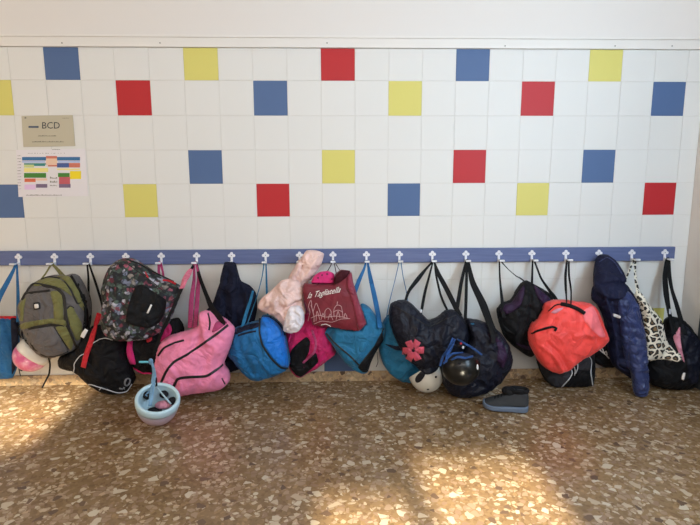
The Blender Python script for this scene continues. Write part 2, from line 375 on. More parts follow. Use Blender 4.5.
PUFFS = []
class Ball:
    """a helmet in the way of the bags"""
    def __init__(s, c, r, root):
        s.c = c; s.r = r; s.root = root; s.y0 = c[1]; s.lo = np.array([c[0]-r, c[2]-r]); s.hi = np.array([c[0]+r, c[2]+r]); PUFFS.append(s)
    def cover(s, X, Z):
        q = s.r**2-(X-s.c[0])**2-(Z-s.c[2])**2; h = np.sqrt(np.maximum(q, 0)); return q > 0, s.c[1]-h, s.c[1]+h
class Puff:
    """soft filled body: outline at its own depth, thick front and back, creases as real relief"""
    def __init__(s, name, px, y0, T, mat, parent, B=None, dip=0, sx=0, q=.5, wr=.006, wscale=9, folds=(), hang=None, res=.0072, smoothpx=2.0, disp=None, label=None, fmin=-9, mats=None, matfn=None, ten=.3):
        C = np.mean(np.array(px, float), 0)
        c = at(C[0], C[1], y0); s.xc, s.zc, s.y0, s.dip, s.sx = c[0], c[2], y0, dip, sx
        poly = catmull(px, smoothpx, True, ten)
        s.y0 -= T*(.22 if q < .4 else .15); W_ = np.array([s.onplane(*p) for p in poly]); s.y0 = y0     # the widest girth sits in front of the mid plane
        W_ = W_[:, [0, 2]]
        W_[:, 1] = np.maximum(W_[:, 1], .004); W_[:, 0] = np.minimum(W_[:, 0], 3.885)
        keep = [0]
        for i in range(1, len(W_)):
            if np.hypot(*(W_[i]-W_[keep[-1]])) > .0015: keep.append(i)
        if np.hypot(*(W_[keep[-1]]-W_[0])) < .0015: keep.pop()
        W_ = W_[keep]
        s.poly = W_; s.T = T; s.B = T*.6 if B is None else B; s.q = q
        s.f = inflate_field(W_)
        s.wr = wr; s.ws = wscale; s.seed = random.random()*50; s.disp = disp
        s.folds = []
        for pts, amp, wd in folds:
            cp = catmull(pts, 6, False)
            s.folds.append((np.array([s.onplane(*p)[[0, 2]] for p in cp]), amp, wd))
        s.hang = None
        if hang: hp = s.onplane(hang[0], hang[1]); s.hang = (hp[0], hp[2], hang[2], hang[3])
        V, Fc = triangulate(W_, res)
        H = s.height(V[:, 0], V[:, 1])
        u = s.f(V[:, 0], V[:, 1]); onb = seg_dist(V, W_) < 1e-5
        H[onb] = 0
        s.root = parent.name; s.lo = W_.min(0); s.hi = W_.max(0)
        gs = .006; s.gs = gs; gx = np.arange(s.lo[0]-gs, s.hi[0]+2*gs, gs); gz = np.arange(s.lo[1]-gs, s.hi[1]+2*gs, gs)
        GX, GZ = np.meshgrid(gx, gz); s.gshape = GX.shape
        gf, gb = s.settle(GX.ravel(), GZ.ravel())
        s.GF = gf.reshape(GX.shape); s.GB = gb.reshape(GX.shape)
        yf, yb = s.settle(V[:, 0], V[:, 1])
        ym = .5*(yf+yb); yf = np.where(onb, ym, yf); yb = np.where(onb, ym, yb)
        n = len(V)
        PUFFS.append(s)
        front = np.stack([V[:, 0], yf, V[:, 1]], -1)
        verts = list(front); bi = {}
        for i in range(n):
            if onb[i]: bi[i] = i
            else: bi[i] = len(verts); verts.append(np.array([V[i, 0], yb[i], V[i, 1]]))
        faces = []
        for f in Fc:
            a = V[list(f)]; ar = (a[1, 0]-a[0, 0])*(a[2, 1]-a[0, 1])-(a[2, 0]-a[0, 0])*(a[1, 1]-a[0, 1])
            if ar < 0: f = f[::-1]
            faces.append(f)                       # X right, Z up seen from -Y : counter-clockwise faces the viewer
            faces.append(tuple(bi[i] for i in f[::-1]))
        mi = None
        if matfn: mi = [matfn(*(np.mean([verts[i] for i in f], 0)[[0, 2]])) for f in faces]
        s.o = mesh_obj(name, verts, faces, mat, parent, True, label, mats=mats, midx=mi)
        s.mat = mat
    def settle(s, X, Z):
        """front and back depth, resting against whatever hangs behind or in front"""
        u = np.clip(s.f(X, Z), 0, 1); Yp = s.plane(X, Z)
        yf = Yp-s.height(X, Z); yb = np.minimum(Yp+s.B*np.power(u, s.q), -.026)
        yf = np.minimum(yf, yb-.001)
        for o in PUFFS:
            if o.root == s.root: continue
            if (o.lo > s.hi).any() or (o.hi < s.lo).any(): continue
            ins, of, ob = o.cover(X, Z)
            if not ins.any(): continue
            if o.y0 > s.y0:       # it hangs behind: lie on its front
                yb = np.where(ins, np.minimum(yb, of-.006), yb); yf = np.where(ins, np.minimum(yf, yb-.004-.016*np.sqrt(u)), yf)
            else:                 # it hangs in front: be pressed back by it
                yf = np.where(ins, np.maximum(yf, ob+.006), yf); yb = np.where(ins, np.maximum(yb, yf+.003), yb)
        return yf, yb
    def cover(s, X, Z):
        ny, nx = s.gshape; fx = (X-s.lo[0]+s.gs)/s.gs; fz = (Z-s.lo[1]+s.gs)/s.gs
        ok = (fx > 0) & (fz > 0) & (fx < nx-1) & (fz < ny-1)
        fx = np.clip(fx, 0, nx-1.001); fz = np.clip(fz, 0, ny-1.001); i = fx.astype(int); j = fz.astype(int); a = fx-i; b = fz-j
        bl = lambda G: G[j, i]*(1-a)*(1-b)+G[j, i+1]*a*(1-b)+G[j+1, i]*(1-a)*b+G[j+1, i+1]*a*b
        return ok & (s.f(X, Z) > 0), bl(s.GF), bl(s.GB)
    def yfront(s, X, Z):
        X = np.atleast_1d(np.asarray(X, float)); Z = np.atleast_1d(np.asarray(Z, float))
        return s.cover(X, Z)[1]
    def plane(s, X, Z): return s.y0+s.dip*(Z-s.zc)+s.sx*(X-s.xc)
    def onplane(s, px, py):
        d = ray(px, py)   # CAM + t d on the plane y = y0 + dip (z-zc) + sx (x-xc)
        num = s.y0+s.dip*(CAM[2]-s.zc)+s.sx*(CAM[0]-s.xc)-CAM[1]; den = d[1]-s.dip*d[2]-s.sx*d[0]
        return CAM+d*(num/den)
    def height(s, X, Z):
        X = np.atleast_1d(np.asarray(X, float)); Z = np.atleast_1d(np.asarray(Z, float))
        u = np.clip(s.f(X, Z), 0, 1); p = np.power(u, s.q); H = s.T*p
        mk = np.clip(p*2.2, 0, 1)
        if s.wr:
            def crumple(x, z):
                w = noise.noise(Vector((x*7, z*7, s.seed+20)))*.05; v = noise.noise(Vector((x*7, z*7, s.seed+30)))*.05
                k = s.ws; a = noise.noise(Vector(((x+w)*k, (z+v)*k*.8, s.seed)))
                b = 1-3.2*abs(noise.noise(Vector(((x+w)*k*1.1, (z+v)*k*.8, s.seed+7))))
                c = 1-3.2*abs(noise.noise(Vector(((x+v)*k*2.6, (z+w)*k*1.7, s.seed+11))))
                return .8*a+1.15*b+.75*c
            nz = np.array([crumple(x, z) for x, z in zip(X, Z)])
            H = H+s.wr*nz*mk
        if s.hang:
            hx, hz, amp, fr = s.hang
            a = np.arctan2(X-hx, hz-Z); r = np.hypot(X-hx, Z-hz)
            nz = np.array([1-2.4*abs(noise.noise(Vector((aa*fr, rr*2.2, s.seed+3)))) for aa, rr in zip(a, r)])
            H = H+amp*nz*mk
        for pl, amp, wd in s.folds:
            d = seg_dist(np.stack([X, Z], -1), pl, False); H = H+amp*np.exp(-(d/wd)**2)*mk
        if s.disp is not None: H = H+s.disp(X, Z)*mk
        return np.maximum(H, p*s.T*.15)
    def hit(s, px, py, off=0):
        """point of the front surface seen at this place"""
        P = s.onplane(px, py); Y = P[1]
        for _ in range(7):
            P = at(px, py, Y); Yn = s.yfront(P[0], P[2])[0]
            Y = .5*(Y+Yn) if _ > 0 else Yn
        P = at(px, py, Y); P[1] = s.yfront(P[0], P[2])[0]-off
        return P
    def patch(s, name, px, mat, off=.0025, T=.003, parent=None, res=.008, label=None, sharp=False):
        poly = catmull(px, 2.0, True, .3) if not sharp else catmull(px, 2.0, True, 0)
        W_ = np.array([s.hit(*p)[[0, 2]] for p in poly])
        keep = [0]
        for i in range(1, len(W_)):
            if np.hypot(*(W_[i]-W_[keep[-1]])) > .0015: keep.append(i)
        W_ = W_[keep]
        V, Fc = triangulate(W_, res)
        d = seg_dist(V, W_); YF_ = s.yfront(V[:, 0], V[:, 1])
        h = off+T*np.sqrt(1-(1-np.clip(d/.012, 0, 1))**2)
        fr = np.stack([V[:, 0], YF_-h, V[:, 1]], -1); bk = np.stack([V[:, 0], YF_+.003, V[:, 1]], -1)
        n = len(V); verts = list(fr)+list(bk); faces = []; ed = {}
        for f in Fc:
            a = V[list(f)]; ar = (a[1, 0]-a[0, 0])*(a[2, 1]-a[0, 1])-(a[2, 0]-a[0, 0])*(a[1, 1]-a[0, 1])
            if ar < 0: f = f[::-1]
            faces.append(f); faces.append(tuple(i+n for i in f[::-1]))
            for i in range(len(f)): ed[(f[i], f[(i+1) % len(f)])] = 1
        for (a, b) in list(ed):
            if (b, a) not in ed: faces.append((b, a, a+n, b+n))
        return mesh_obj(name, verts, faces, mat, parent or s.o, True, label)
    def line(s, name, px, w, mat, off=.002, t=.003, parent=None, label=None, closed=False):
        """seam, zip or sewn strap lying on the surface; w in metres"""
        cp = catmull(px, 2.5, closed)
        return sweep(name, [s.hit(*p, off) for p in cp], [w]*len(cp), t, mat, parent or s.o, label)
    def text(s, name, body, px, py, h, ang, mat, shear=0, parent=None, sxx=1, label=None, off=.0035):
        """letters h pixels high printed on the surface, baseline start px,py, turned ang degrees"""
        V, Fc = text_mesh(body, shear); c, q = math.cos(R2(ang)), math.sin(R2(ang))
        vs = [s.hit(px+h*(v[0]*sxx*c+v[1]*q*1.0), py+h*(-v[1]*c*1.0+v[0]*sxx*-q), off) for v in V]
        return mesh_obj(name, vs, Fc, mat, parent or s.o, False, label)

def text_mesh(body, shear=0, space=1.0):
    cu = bpy.data.curves.new('lettering', 'FONT'); cu.body = body; cu.size = 1.4; cu.shear = shear; cu.space_character = space; cu.resolution_u = 3
    ob = bpy.data.objects.new('lettering', cu); link(ob)
    bpy.context.view_layer.update()
    me = bpy.data.meshes.new_from_object(ob.evaluated_get(bpy.context.evaluated_depsgraph_get()))
    V = [tuple(v.co) for v in me.vertices]; Fc = [tuple(p.vertices) for p in me.polygons]
    bpy.data.objects.remove(ob); bpy.data.meshes.remove(me); bpy.data.curves.remove(cu)
    return V, Fc

def sweep(name, pts, ws, t, mat, parent=None, label=None, up=None):
    """flat strap (or cord when w = t) of real thickness along world points"""
    P = np.array(pts, float); n = len(P); ws = np.array(ws, float)
    T = np.gradient(P, axis=0); T /= np.linalg.norm(T, axis=1)[:, None]+1e-9
    verts = []; K = 8; prev = None
    for i in range(n):
        v = np.array([0, 1., 0]) if up is None else up
        w = np.cross(T[i], v)
        if np.linalg.norm(w) < .15: w = prev if prev is not None else np.array([1., 0, 0])
        w = w/np.linalg.norm(w)
        if prev is not None and w@prev < 0: w = -w
        prev = w; nn = np.cross(T[i], w)
        for k in range(K):
            a = 2*math.pi*(k+.5)/K; ca, sa = math.cos(a), math.sin(a)
            e = .5 if ws[i] > 1.6*t else 1
            verts.append(P[i]+w*ws[i]/2*math.copysign(abs(ca)**e, ca)+nn*t/2*math.copysign(abs(sa)**(1 if e == 1 else .6), sa))
    faces = []
    for i in range(n-1):
        for k in range(K):
            a = i*K+k; b = i*K+(k+1) % K; faces.append((a, b, b+K, a+K))
    faces.append(tuple(range(K))[::-1]); faces.append(tuple((n-1)*K+k for k in range(K)))
    return mesh_obj(name, verts, faces, mat, parent, True, label)
def strap(name, pts, mat, parent, t=.003, label=None, step=.012):
    """pts: (px, py, Y, width) or (world point, width)"""
    L = []
    for p in pts:
        if len(p) == 4: q = at(p[0], p[1], p[2]); L.append([*q, p[3]])
        else: L.append([*p[0], p[1]])
    A = np.array(L); out = []
    cp = catmull(A, step, False)
    return sweep(name, cp[:, :3], cp[:, 3], t, mat, parent, label)
def ellipsoid(name, c, r, mat, parent, seg=20, label=None, rot=None):
    v = []; f = []
    for i in range(seg//2+1):
        th = math.pi*i/(seg//2)
        for j in range(seg):
            ph = 2*math.pi*j/seg; q = np.array([r[0]*math.sin(th)*math.cos(ph), r[1]*math.sin(th)*math.sin(ph), r[2]*math.cos(th)])
            if rot is not None: q = rot@q
            v.append(np.array(c)+q)
    for i in range(seg//2):
        for j in range(seg): f.append((i*seg+j, (i+1)*seg+j, (i+1)*seg+(j+1) % seg, i*seg+(j+1) % seg))
    return mesh_obj(name, v, f, mat, parent, True, label)
def basis(axis, hint=(1, 0, 0)):
    a = np.array(axis, float); a /= np.linalg.norm(a); x = np.array(hint, float); x -= a*(x@a); x /= np.linalg.norm(x); y = np.cross(a, x)
    return np.stack([x, y, a], 1)
def lathe(name, c, B, prof, mat, parent, seg=40, squash=1.0, label=None, closed=False):
    """prof: (radius, height) revolved about B's third axis; squash narrows the second axis"""
    v = []; f = []
    for (r, h) in prof:
        for j in range(seg):
            a = 2*math.pi*j/seg; v.append(np.array(c)+B@np.array([r*math.cos(a), r*squash*math.sin(a), h]))
    n = len(prof)
    for i in range(n-1):
        for j in range(seg): f.append((i*seg+j, i*seg+(j+1) % seg, (i+1)*seg+(j+1) % seg, (i+1)*seg+j))
    if closed:
        for j in range(seg): f.append(((n-1)*seg+j, (n-1)*seg+(j+1) % seg, (j+1) % seg, j))
    return mesh_obj(name, v, f, mat, parent, True, label)

# ------------------------------------------------------------------ the room
ZT, TS = 2.062, .2           # height of the first tile joint, tile size
XL, XR, YF, ZC = -3.0, 3.91, -4.6, 3.0
def wall_tiles():
    mb = MB(); g = .0009
    colored = {}
    for c, r, k in [(0, 0, 1), (4, 0, 3), (8, 0, 2), (12, 0, 1), (16, 0, 3), (-2, 1, 3), (2, 1, 2), (6, 1, 1), (10, 1, 3), (14, 1, 2), (18, 1, 1),
                    (4, 3, 1), (8, 3, 3), (12, 3, 2), (16, 3, 1), (-2, 4, 1), (2, 4, 3), (6, 4, 2), (10, 4, 1), (14, 4, 3), (18, 4, 2), (18, 8, 3), (8, 9, 1),
                    (-4, 0, 2), (-6, 1, 1), (-4, 3, 3), (-6, 4, 2)]: colored[(c, r)] = k
    for c in range(-15, 20):
        x0 = c*TS; x1 = min(x0+TS, XR)
        for r in range(0, 11):
            z1 = ZT-r*TS if r else ZT-.018; z0 = max(ZT-(r+1)*TS, 0)
            if z1-z0 < .01: continue
            b = .0018; xa, xb, za, zb = x0+g, x1-g, z0+g, z1-g; k = colored.get((c, r), 0)
            v = [(xa, .004, za), (xb, .004, za), (xb, .004, zb), (xa, .004, zb), (xa, 0.001, za), (xb, .001, za), (xb, .001, zb), (xa, .001, zb),
                 (xa+b, 0, za+b), (xb-b, 0, za+b), (xb-b, 0, zb-b), (xa+b, 0, zb-b)]
            f = [(8, 9, 10, 11)]
            for i in range(4):
                j = (i+1) % 4; f.append((i, j, j+4, i+4)); f.append((i+4, j+4, j+8, i+8))
            mb.add(v, f, k)
    mb.box((XL, .0025, 0), (XR+.3, .12, ZT+.02), 4)
    mb.box((XL, -.001, ZT+.02), (XR+.3, .12, ZC), 5)
    return structure(mb.build('wall_back', None, mats=[M['tile_white'], M['tile_blue'], M['tile_red'], M['tile_yellow'], M['grout'], M['plaster']]))
wall_tiles()
mb = MB(); mb.box((XL-.2, YF-.2, -.1), (XR+.3, .12, 0)); structure(mb.build('floor', M['terrazzo']))
mb = MB(); mb.box((XL-.2, YF-.2, ZC), (XR+.3, .12, ZC+.1)); structure(mb.build('ceiling', M['plaster']))
def wall_with_holes(name, axis, pos, thick, u0, u1, holes, mat):
    """wall along x (axis 'x') or y (axis 'y'), rectangular openings (ua,ub,za,zb)"""
    us = sorted({u0, u1, *[h[0] for h in holes], *[h[1] for h in holes]}); zs = sorted({0, ZC, *[h[2] for h in holes], *[h[3] for h in holes]})
    mb = MB()
    for a, b in zip(us, us[1:]):
        for c, d in zip(zs, zs[1:]):
            if any(h[0] <= a and b <= h[1] and h[2] <= c and d <= h[3] for h in holes): continue
            if axis == 'x': mb.box((a, pos, c), (b, pos+thick, d))
            else: mb.box((pos, a, c), (pos+thick, b, d))
    return structure(mb.build(name, mat))
wall_with_holes('wall_front', 'x', YF-.2, .2, XL, XR, [(-1.4, .27, 1.61, 1.99), (2.10, 2.66, .75, 1.62), (1.66, 2.06, .75, 1.50)], M['plaster'])
def window(name, x0, x1, z0, z1, mull):
    mb = MB(); w = .02
    mb.box((x0, YF-.14, z0), (x1, YF-.08, z0+w)); mb.box((x0, YF-.14, z1-w), (x1, YF-.08, z1)); mb.box((x0, YF-.14, z0), (x0+w, YF-.08, z1)); mb.box((x1-w, YF-.14, z0), (x1, YF-.08, z1))
    for k in mull: mb.box((k-.015, YF-.14, z0), (k+.015, YF-.08, z1))
    o = structure(mb.build(name, M['frame_grey']))
window('window_1', -1.4, .27, 1.61, 1.99, []); window('window_2', 2.10, 2.66, .75, 1.62, []); window('window_3', 1.66, 2.06, .75, 1.50, [])
mb = MB(); mb.box((XL-.2, YF-.2, 0), (XL, .12, ZC)); structure(mb.build('wall_left', M['plaster']))
# right wall: short grey return, then a dark door leaf
mb = MB(); mb.box((XR, -.17, 0), (XR+.2, .0, ZC)); mb.box((XR, YF, 0), (XR+.2, -1.1, ZC)); mb.box((XR, -1.1, 2.12), (XR+.2, -.17, ZC)); structure(mb.build('wall_right', M['plaster']))
mb = MB(); mb.box((XR-.004, -1.1, .0), (XR+.05, -.17, 2.12)); structure(bevelled(mb.build('door_1', M['dark_door']), .004))
# top trim with a small lip
mb = MB(); z0, z1 = ZT-.018, ZT+.042
mb.box((XL, -.016, z0), (XR, 0, z1)); mb.box((XL, -.024, z1-.008), (XR, 0, z1+.004))
structure(bevelled(mb.build('trim_1', M['trim']), .002))
# little screw heads on the trim
for px in (62, 160, 327, 505, 615, 672):
    c = at(px, 43 if px < 400 else 46, -.016)
    mb = MB(); v = []; 
    for i in range(10): a = 2*math.pi*i/10; v.append((c[0]+.004*math.cos(a), -.018, c[2]+.004*math.sin(a)))
    v += [(p[0], -.0155, p[2]) for p in v]; f = [tuple(range(10))]+[(i, i+10, (i+1) % 10+10, (i+1) % 10) for i in range(10)]
    mb.add(v, f); structure(mb.build('trim_2' if px == 62 else 'trim_2', M['inkfade']))
mb = MB(); mb.box((XL, -.012, 0), (XR, 0, ZT-9.98*TS)); structure(bevelled(mb.build('baseboard_back', M['terrazzo_skirt']), .003))

# ------------------------------------------------------------------ coat rail and hooks
RZ1, RZ0 = ZT-6.0*TS, ZT-6.44*TS
rail = MB().box((XL, -.022, RZ0), (3.818, 0, RZ1)).build('coat_rail', M['rail']); bevelled(rail, .003)
rail['label'] = 'long blue painted wooden coat rail fixed across the tiled wall'; rail['category'] = 'coat rail'
HPX = [18, 54, 90, 125.5, 161, 196.5, 231.5, 265.5, 299.5, 333, 366.5, 399.5, 432.5, 466, 499, 532, 566, 599, 632, 665]
HX = [at(h, 258, -.03)[0] for h in HPX]
HL = ['blue tote bag at the left edge', 'grey and olive backpack', 'black bag with white piping and red strap', 'floral backpack', 'thin raspberry strap beside the floral backpack', 'pink duffel bag',
      'plain navy hooded jacket', 'bright blue duffel bag by a thin teal cord', 'twisted pale pink cloth bag', 'burgundy shopping bag', 'teal blue duffel bag by two wide blue straps', 'teal drawstring bag by thin cords', 'navy duffel bag with the coral emblem',
      'big navy bag by four black straps', 'black and purple backpack', 'grey and black bag by one slanting black strap', 'coral duffel bag', 'navy puffer coat', 'leopard print bag', 'black duffel bag at the right end']
ZP = RZ0+.004
hook_src = None
for i, x in enumerate(HX):
    lab = 'white metal coat hook holding the '+HL[i]
    zc = RZ0+.052
    if hook_src is None:
        t = thing('coat_hook', lab, 'coat hook', (x, -.022, zc), 'white coat hooks on the blue rail')
        v = []; n = 64       # clover plate: three round lobes and a stem
        out = []
        for k in range(n):
            a = 2*math.pi*k/n
            r = max(.012, *[(lambda d, s_: (d if s_ else 0))(.0125*math.cos(a-b)+math.sqrt(max(0, .0095**2-(.0125*math.sin(a-b))**2)), abs(.0125*math.sin(a-b)) < .0095 and math.cos(a-b) > 0) for b in (0, math.pi/2, math.pi)])
            out.append((r*math.cos(a), r*math.sin(a)))
        f = [tuple(range(n))[::-1] if False else tuple(range(n))]
        v = [(x+p[0], -.027, zc+p[1]) for p in out]+[(x+p[0], -.022, zc+p[1]) for p in out]
        f += [(k, k+n, (k+1) % n+n, (k+1) % n) for k in range(n)]
        p = MB().add(v, f); p.box((x-.0065, -.028, RZ0-.002), (x+.0065, -.022, zc))
        p.build('plate', M['white'], t)
        q = MB(); q.box((x-.0065, -.034, RZ0+.002), (x+.0065, -.022, RZ0+.022))
        q.box((x-.007, -.088, RZ0+.012), (x+.007, -.028, RZ0+.020)); q.box((x-.015, -.098, RZ0+.013), (x+.015, -.084, RZ0+.024))
        bevelled(q.build('prong', M['white'], t), .002)
        ellipsoid('screw', (x, -.0275, zc+.001), (.003, .0012, .003), M['inkfade'], t, 10)
        hook_src = t
    else:
        t = hook_src.copy(); link(t); t.location = (x, -.022, zc); t['label'] = lab
        for ch in list(hook_src.children):
            c = ch.copy(); link(c); c.parent = t
def HP(i, dx=0, dz=0, Y=-.058): return (HX[i]+dx, Y, RZ0+.021+dz)
def loopstrap(name, i, left, right, mat, parent, w=.012, t=.003, Y=-.058, label=None, sp=.006):
    """one strap going up to hook i, over its prong and down again"""
    pts = list(left)+[(HP(i, -sp, -.012, Y), w*.9), (HP(i, -sp*.7, -.001, Y), w*.5), (HP(i, 0, .002, Y), w*.4), (HP(i, sp*.7, -.001, Y), w*.5), (HP(i, sp, -.012, Y), w*.9)]+list(right)
    return strap(name, pts, mat, parent, t, label)

# ------------------------------------------------------------------ notices on the wall
def notice(name, px, label, mat, Y=-.003):
    C = [at(x, y, Y) for x, y in px]; c = np.mean(C, 0)
    t = thing(name, label, 'notice', (c[0], 0, min(p[2] for p in C)))
    v = [(p[0], Y, p[2]) for p in C]+[(p[0], -.0002, p[2]) for p in C]
    f = [(3, 2, 1, 0)] + [(i, (i+1) % 4, (i+1) % 4+4, i+4) for i in range(4)]
    bd = mesh_obj('sheet', v, f, mat, t, False)
    return t, bd
def flatquads(name, rects, mat, parent, Y, label=None, skew=0):
    mb = MB()
    for (x0, y0, x1, y1) in rects:
        q = [at(x, y, Y) for x, y in ((x0, y1), (x1, y1), (x1, y0), (x0, y0))]
        mb.add([(p[0], Y, p[2]) for p in q]+[(p[0], Y+.0008, p[2]) for p in q], [(0, 1, 2, 3), (0, 4, 5, 1), (1, 5, 6, 2), (2, 6, 7, 3), (3, 7, 4, 0)])
    return mb.build(name, mat, parent, label=label)
t, sh = notice('room_sign', [(21.5, 116), (72.5, 115), (75, 146), (23.5, 147)], 'beige card sign reading BCD taped on the white tiles above the timetable', M['kraft'], -.004)
V, Fc = text_mesh('BCD', 0, 1.0)
mesh_obj('lettering', [(lambda p: (p[0], -.0052, p[2]))(at(41.5+v[0]*6.6, 128.5-v[1]*6.6, -.0052)) for v in V], Fc, M['ink'], t, False, 'dark letters BCD')
flatquads('small_print', [(28.5, 126, 38.5, 127.8)], plain('blue_grey_ink', (84, 92, 110), .8), t, -.005)
import itertools
def dashes(x0, x1, y, h, gap=.5):
    r = []; x = x0
    while x < x1:
        w = random.uniform(.5, 1.3); r.append((x, y-random.uniform(h*.4, h), min(x+w, x1), y)); x += w+random.uniform(.25, gap)
    return r
for r_ in (dashes(38, 56, 136.3, 1.2), dashes(32, 64, 142.2, 1.2, .4), [(24.5, 117, 26.2, 118.6)], dashes(62, 69, 118.4, .7)): flatquads('small_print', r_, M['inkfade'], t, -.005)
t, sh = notice('timetable', [(16, 150), (85, 148.5), (88, 196), (18.5, 197)], 'white printed timetable with coloured cells taped below the beige sign', M['paper'], -.003)
cells = [((62, 112, 158), [(22, 157, 46, 160.5), (57, 157, 80, 160.5)]), ((206, 120, 98), [(46, 156, 57, 158.5), (48, 165, 57, 166.5), (69, 163, 80, 167.5)]),
         ((66, 140, 132), [(24, 163.2, 46, 164.6), (34, 164.5, 45, 166)]), ((232, 196, 170), [(46, 158.5, 57, 165), (36, 178.5, 47, 180.5)]), ((72, 92, 146), [(57, 163, 69, 167.5)]),
         ((198, 206, 140), [(24, 164.6, 34, 167.5)]), ((236, 222, 140), [(24, 168, 48, 172), (57, 168.5, 80, 170)]), ((70, 130, 52), [(24, 173, 46, 177.8), (58, 173, 69.5, 177)]), ((240, 214, 40), [(70, 171, 81, 179)]),
         ((214, 110, 76), [(24.5, 178.5, 35.5, 182)]), ((192, 92, 100), [(59, 177, 70, 184)]), ((122, 104, 130), [(36, 184, 47.2, 187.7), (59, 184, 70.5, 187.7)]), ((226, 194, 226), [(24.5, 184.5, 35.5, 189.5)]), ((172, 190, 224), [(22, 161, 45, 162.6), (58, 161, 80, 162.6)])]
for c, rs in cells:
    mi_ = plain('cell_ink', c, .8)
    for r_ in rs: flatquads('coloured_cell', [r_], mi_, t, -.004)
flatquads('table_print', sum([dashes(17.5, 21, y, .7) for y in range(156, 190, 3)], [])+dashes(28, 66, 153.5, .5, 3)+dashes(50, 57, 178.6, 2)+dashes(50, 57, 182.6, 2)+dashes(50, 57, 186, 1.2)+dashes(26, 62, 195.5, 1)+dashes(52, 60, 149.8, .8), M['inkfade'], t, -.0045)

# ------------------------------------------------------------------ the hanging things, from left to right
GB = 'school bags hung along the rail'
def hang(name, label, cat, i, Y=-.058, group=None): return thing(name, label, cat, (HX[i], Y, RZ0), group)

# 1 blue tote at the left edge
t = hang('tote_bag', 'blue cloth tote bag with red top edge cut off by the left edge', 'bag', 0)
b = Puff('bag_body', [(-26, 316), (-5, 316), (16, 317), (19, 324), (19, 345), (17, 366), (12, 378), (-4, 379), (-26, 377)], -.12, .045, M['blue'], t, hang=(0, 300, .006, 9))
b.patch('side_panel', [(11, 318), (18, 318), (18, 345), (16, 366), (12, 374), (12, 350)], M['navy'])  # navy strip: shade on the tote's side put in as colour
b.line('top_hem', [(-24, 317.5), (-5, 317.5), (16.5, 318)], .022, M['red'], label='red top hem')
loopstrap('strap', 0, [(-8, 316, -.15, .03), (0, 296, -.11, .032), (8, 281, -.08, .028), (14, 269, -.062, .018)], [(17.3, 275, -.065, .014), (18, 295, -.09, .02), (18.2, 322, -.14, .024)], M['blue'], t)
strap('drawstring', [(15, 358, -.17, .005), (18, 366, -.17, .005), (20.5, 376, -.16, .006)], M['navy'], t, .005)
ellipsoid('toggle', at(21.5, 369, -.175), (.012, .009, .014), M['navy'], t, 12)

# 2 pink and white helmet behind the backpack
c = at(32.5, 354, -.14)
t = thing('helmet', 'pink mottled helmet with white band behind the grey and olive backpack', 'helmet', (c[0], c[1], c[2]-.1))
Bx = basis((-.56, -.30, -.66), (1, 0, -.8))
prof = [(0, .105)] + [(.098*math.sin(a), .012+.093*math.cos(a)) for a in np.linspace(.12, math.pi/2, 12)]
lathe('shell', c, Bx, prof, M['helmet_pink'], t, 40, label='mottled pink crown'); Ball(c, .1, t.name)
lathe('rim_band', c, Bx, [(.098, .012), (.1, 0), (.1, -.03), (.096, -.045), (.088, -.047), (.085, -.03), (.085, 0), (.09, .01)], M['helmet_white'], t, 40, label='white lower band', closed=True)
lathe('lining', c, Bx, [(.086, -.04), (.084, 0), (.07, .05), (.03, .08), (0, .085)], M['foam'], t, 30)
strap('chin_strap', [(*[25, 342], -.17, .012), (22, 334, -.12, .012), (25, 322, -.09, .012)], M['navy'], t)

# 3 grey and olive backpack
t = hang('backpack', 'grey and olive backpack with black zips hung by its top loop', 'backpack', 1)
b = Puff('bag_body', [(36, 281), (45, 277), (54, 275), (63, 276), (71, 274), (76, 277), (82, 288), (87, 302), (88, 316), (86, 330), (80, 345), (73, 351), (66, 354), (55, 357.5), (46, 357), (38, 352), (31, 343), (28, 335), (24, 328), (21, 318), (19, 307), (21, 301), (26, 293), (31, 286)],
         -.19, .12, M['grey'], t, q=.42, wr=.005, dip=.15, B=.1)
b.patch('top_panel', [(33, 284), (45, 278), (58, 278.5), (66, 284), (72, 296), (60, 288), (46, 285.5), (36, 286)], M['olive'])
b.patch('shoulder_panel', [(57, 276), (68, 276), (76, 284), (82, 300), (86, 312), (80, 306), (73, 292), (65, 281)], M['olive'])
b.patch('side_webbing', [(78, 283), (84, 293), (88, 306), (88.5, 320), (86, 333), (81, 343), (83, 328), (84.5, 312), (81, 298)], M['black'])
b.patch('front_stripe', [(50.5, 292), (57, 291), (62.5, 297), (63, 320), (54.5, 319), (53.5, 305)], M['olive'])
b.patch('left_panel', [(21, 303), (26, 298), (24, 309), (23.5, 321), (21.5, 316)], M['olive'])
b.patch('middle_band', [(23, 323), (36, 320.5), (52, 318.5), (65, 320), (66, 326), (52, 323.5), (38, 325.5), (26, 328.5)], M['olive'], T=.006)
b.patch('lower_side_panel', [(56, 327), (66, 327), (73, 342), (71, 350), (62, 339)], M['olive'])
b.patch('side_pocket', [(66, 311), (72, 306), (76, 313), (82, 324), (82, 336), (77, 341), (71, 328)], M['olive'])
b.patch('lower_pocket', [(29, 331), (40, 328), (53, 326.5), (60, 337), (68, 350), (60, 354.5), (48, 356), (39, 351), (32, 342)], M['grey'], T=.008)
for pl, w in (([(23, 300), (28, 292), (34, 284.5), (46, 286), (57, 289), (63.5, 296), (65, 308), (67, 324), (71, 336), (76, 347)], .017), ([(26, 293.5), (37, 292), (50, 290.5)], .012), ([(24, 329.5), (36, 327), (52, 325), (64, 326)], .013),
              ([(29, 333), (33, 344), (40, 352), (48, 356), (60, 354.5), (68, 351)], .010), ([(64, 281), (71, 290), (77, 303), (81, 303)], .009), ([(54, 327), (61, 338), (68, 350)], .008), ([(66, 310), (70, 306), (74, 308)], .007)):
    b.line('zip', pl, w*1.3, M['blackzip'])
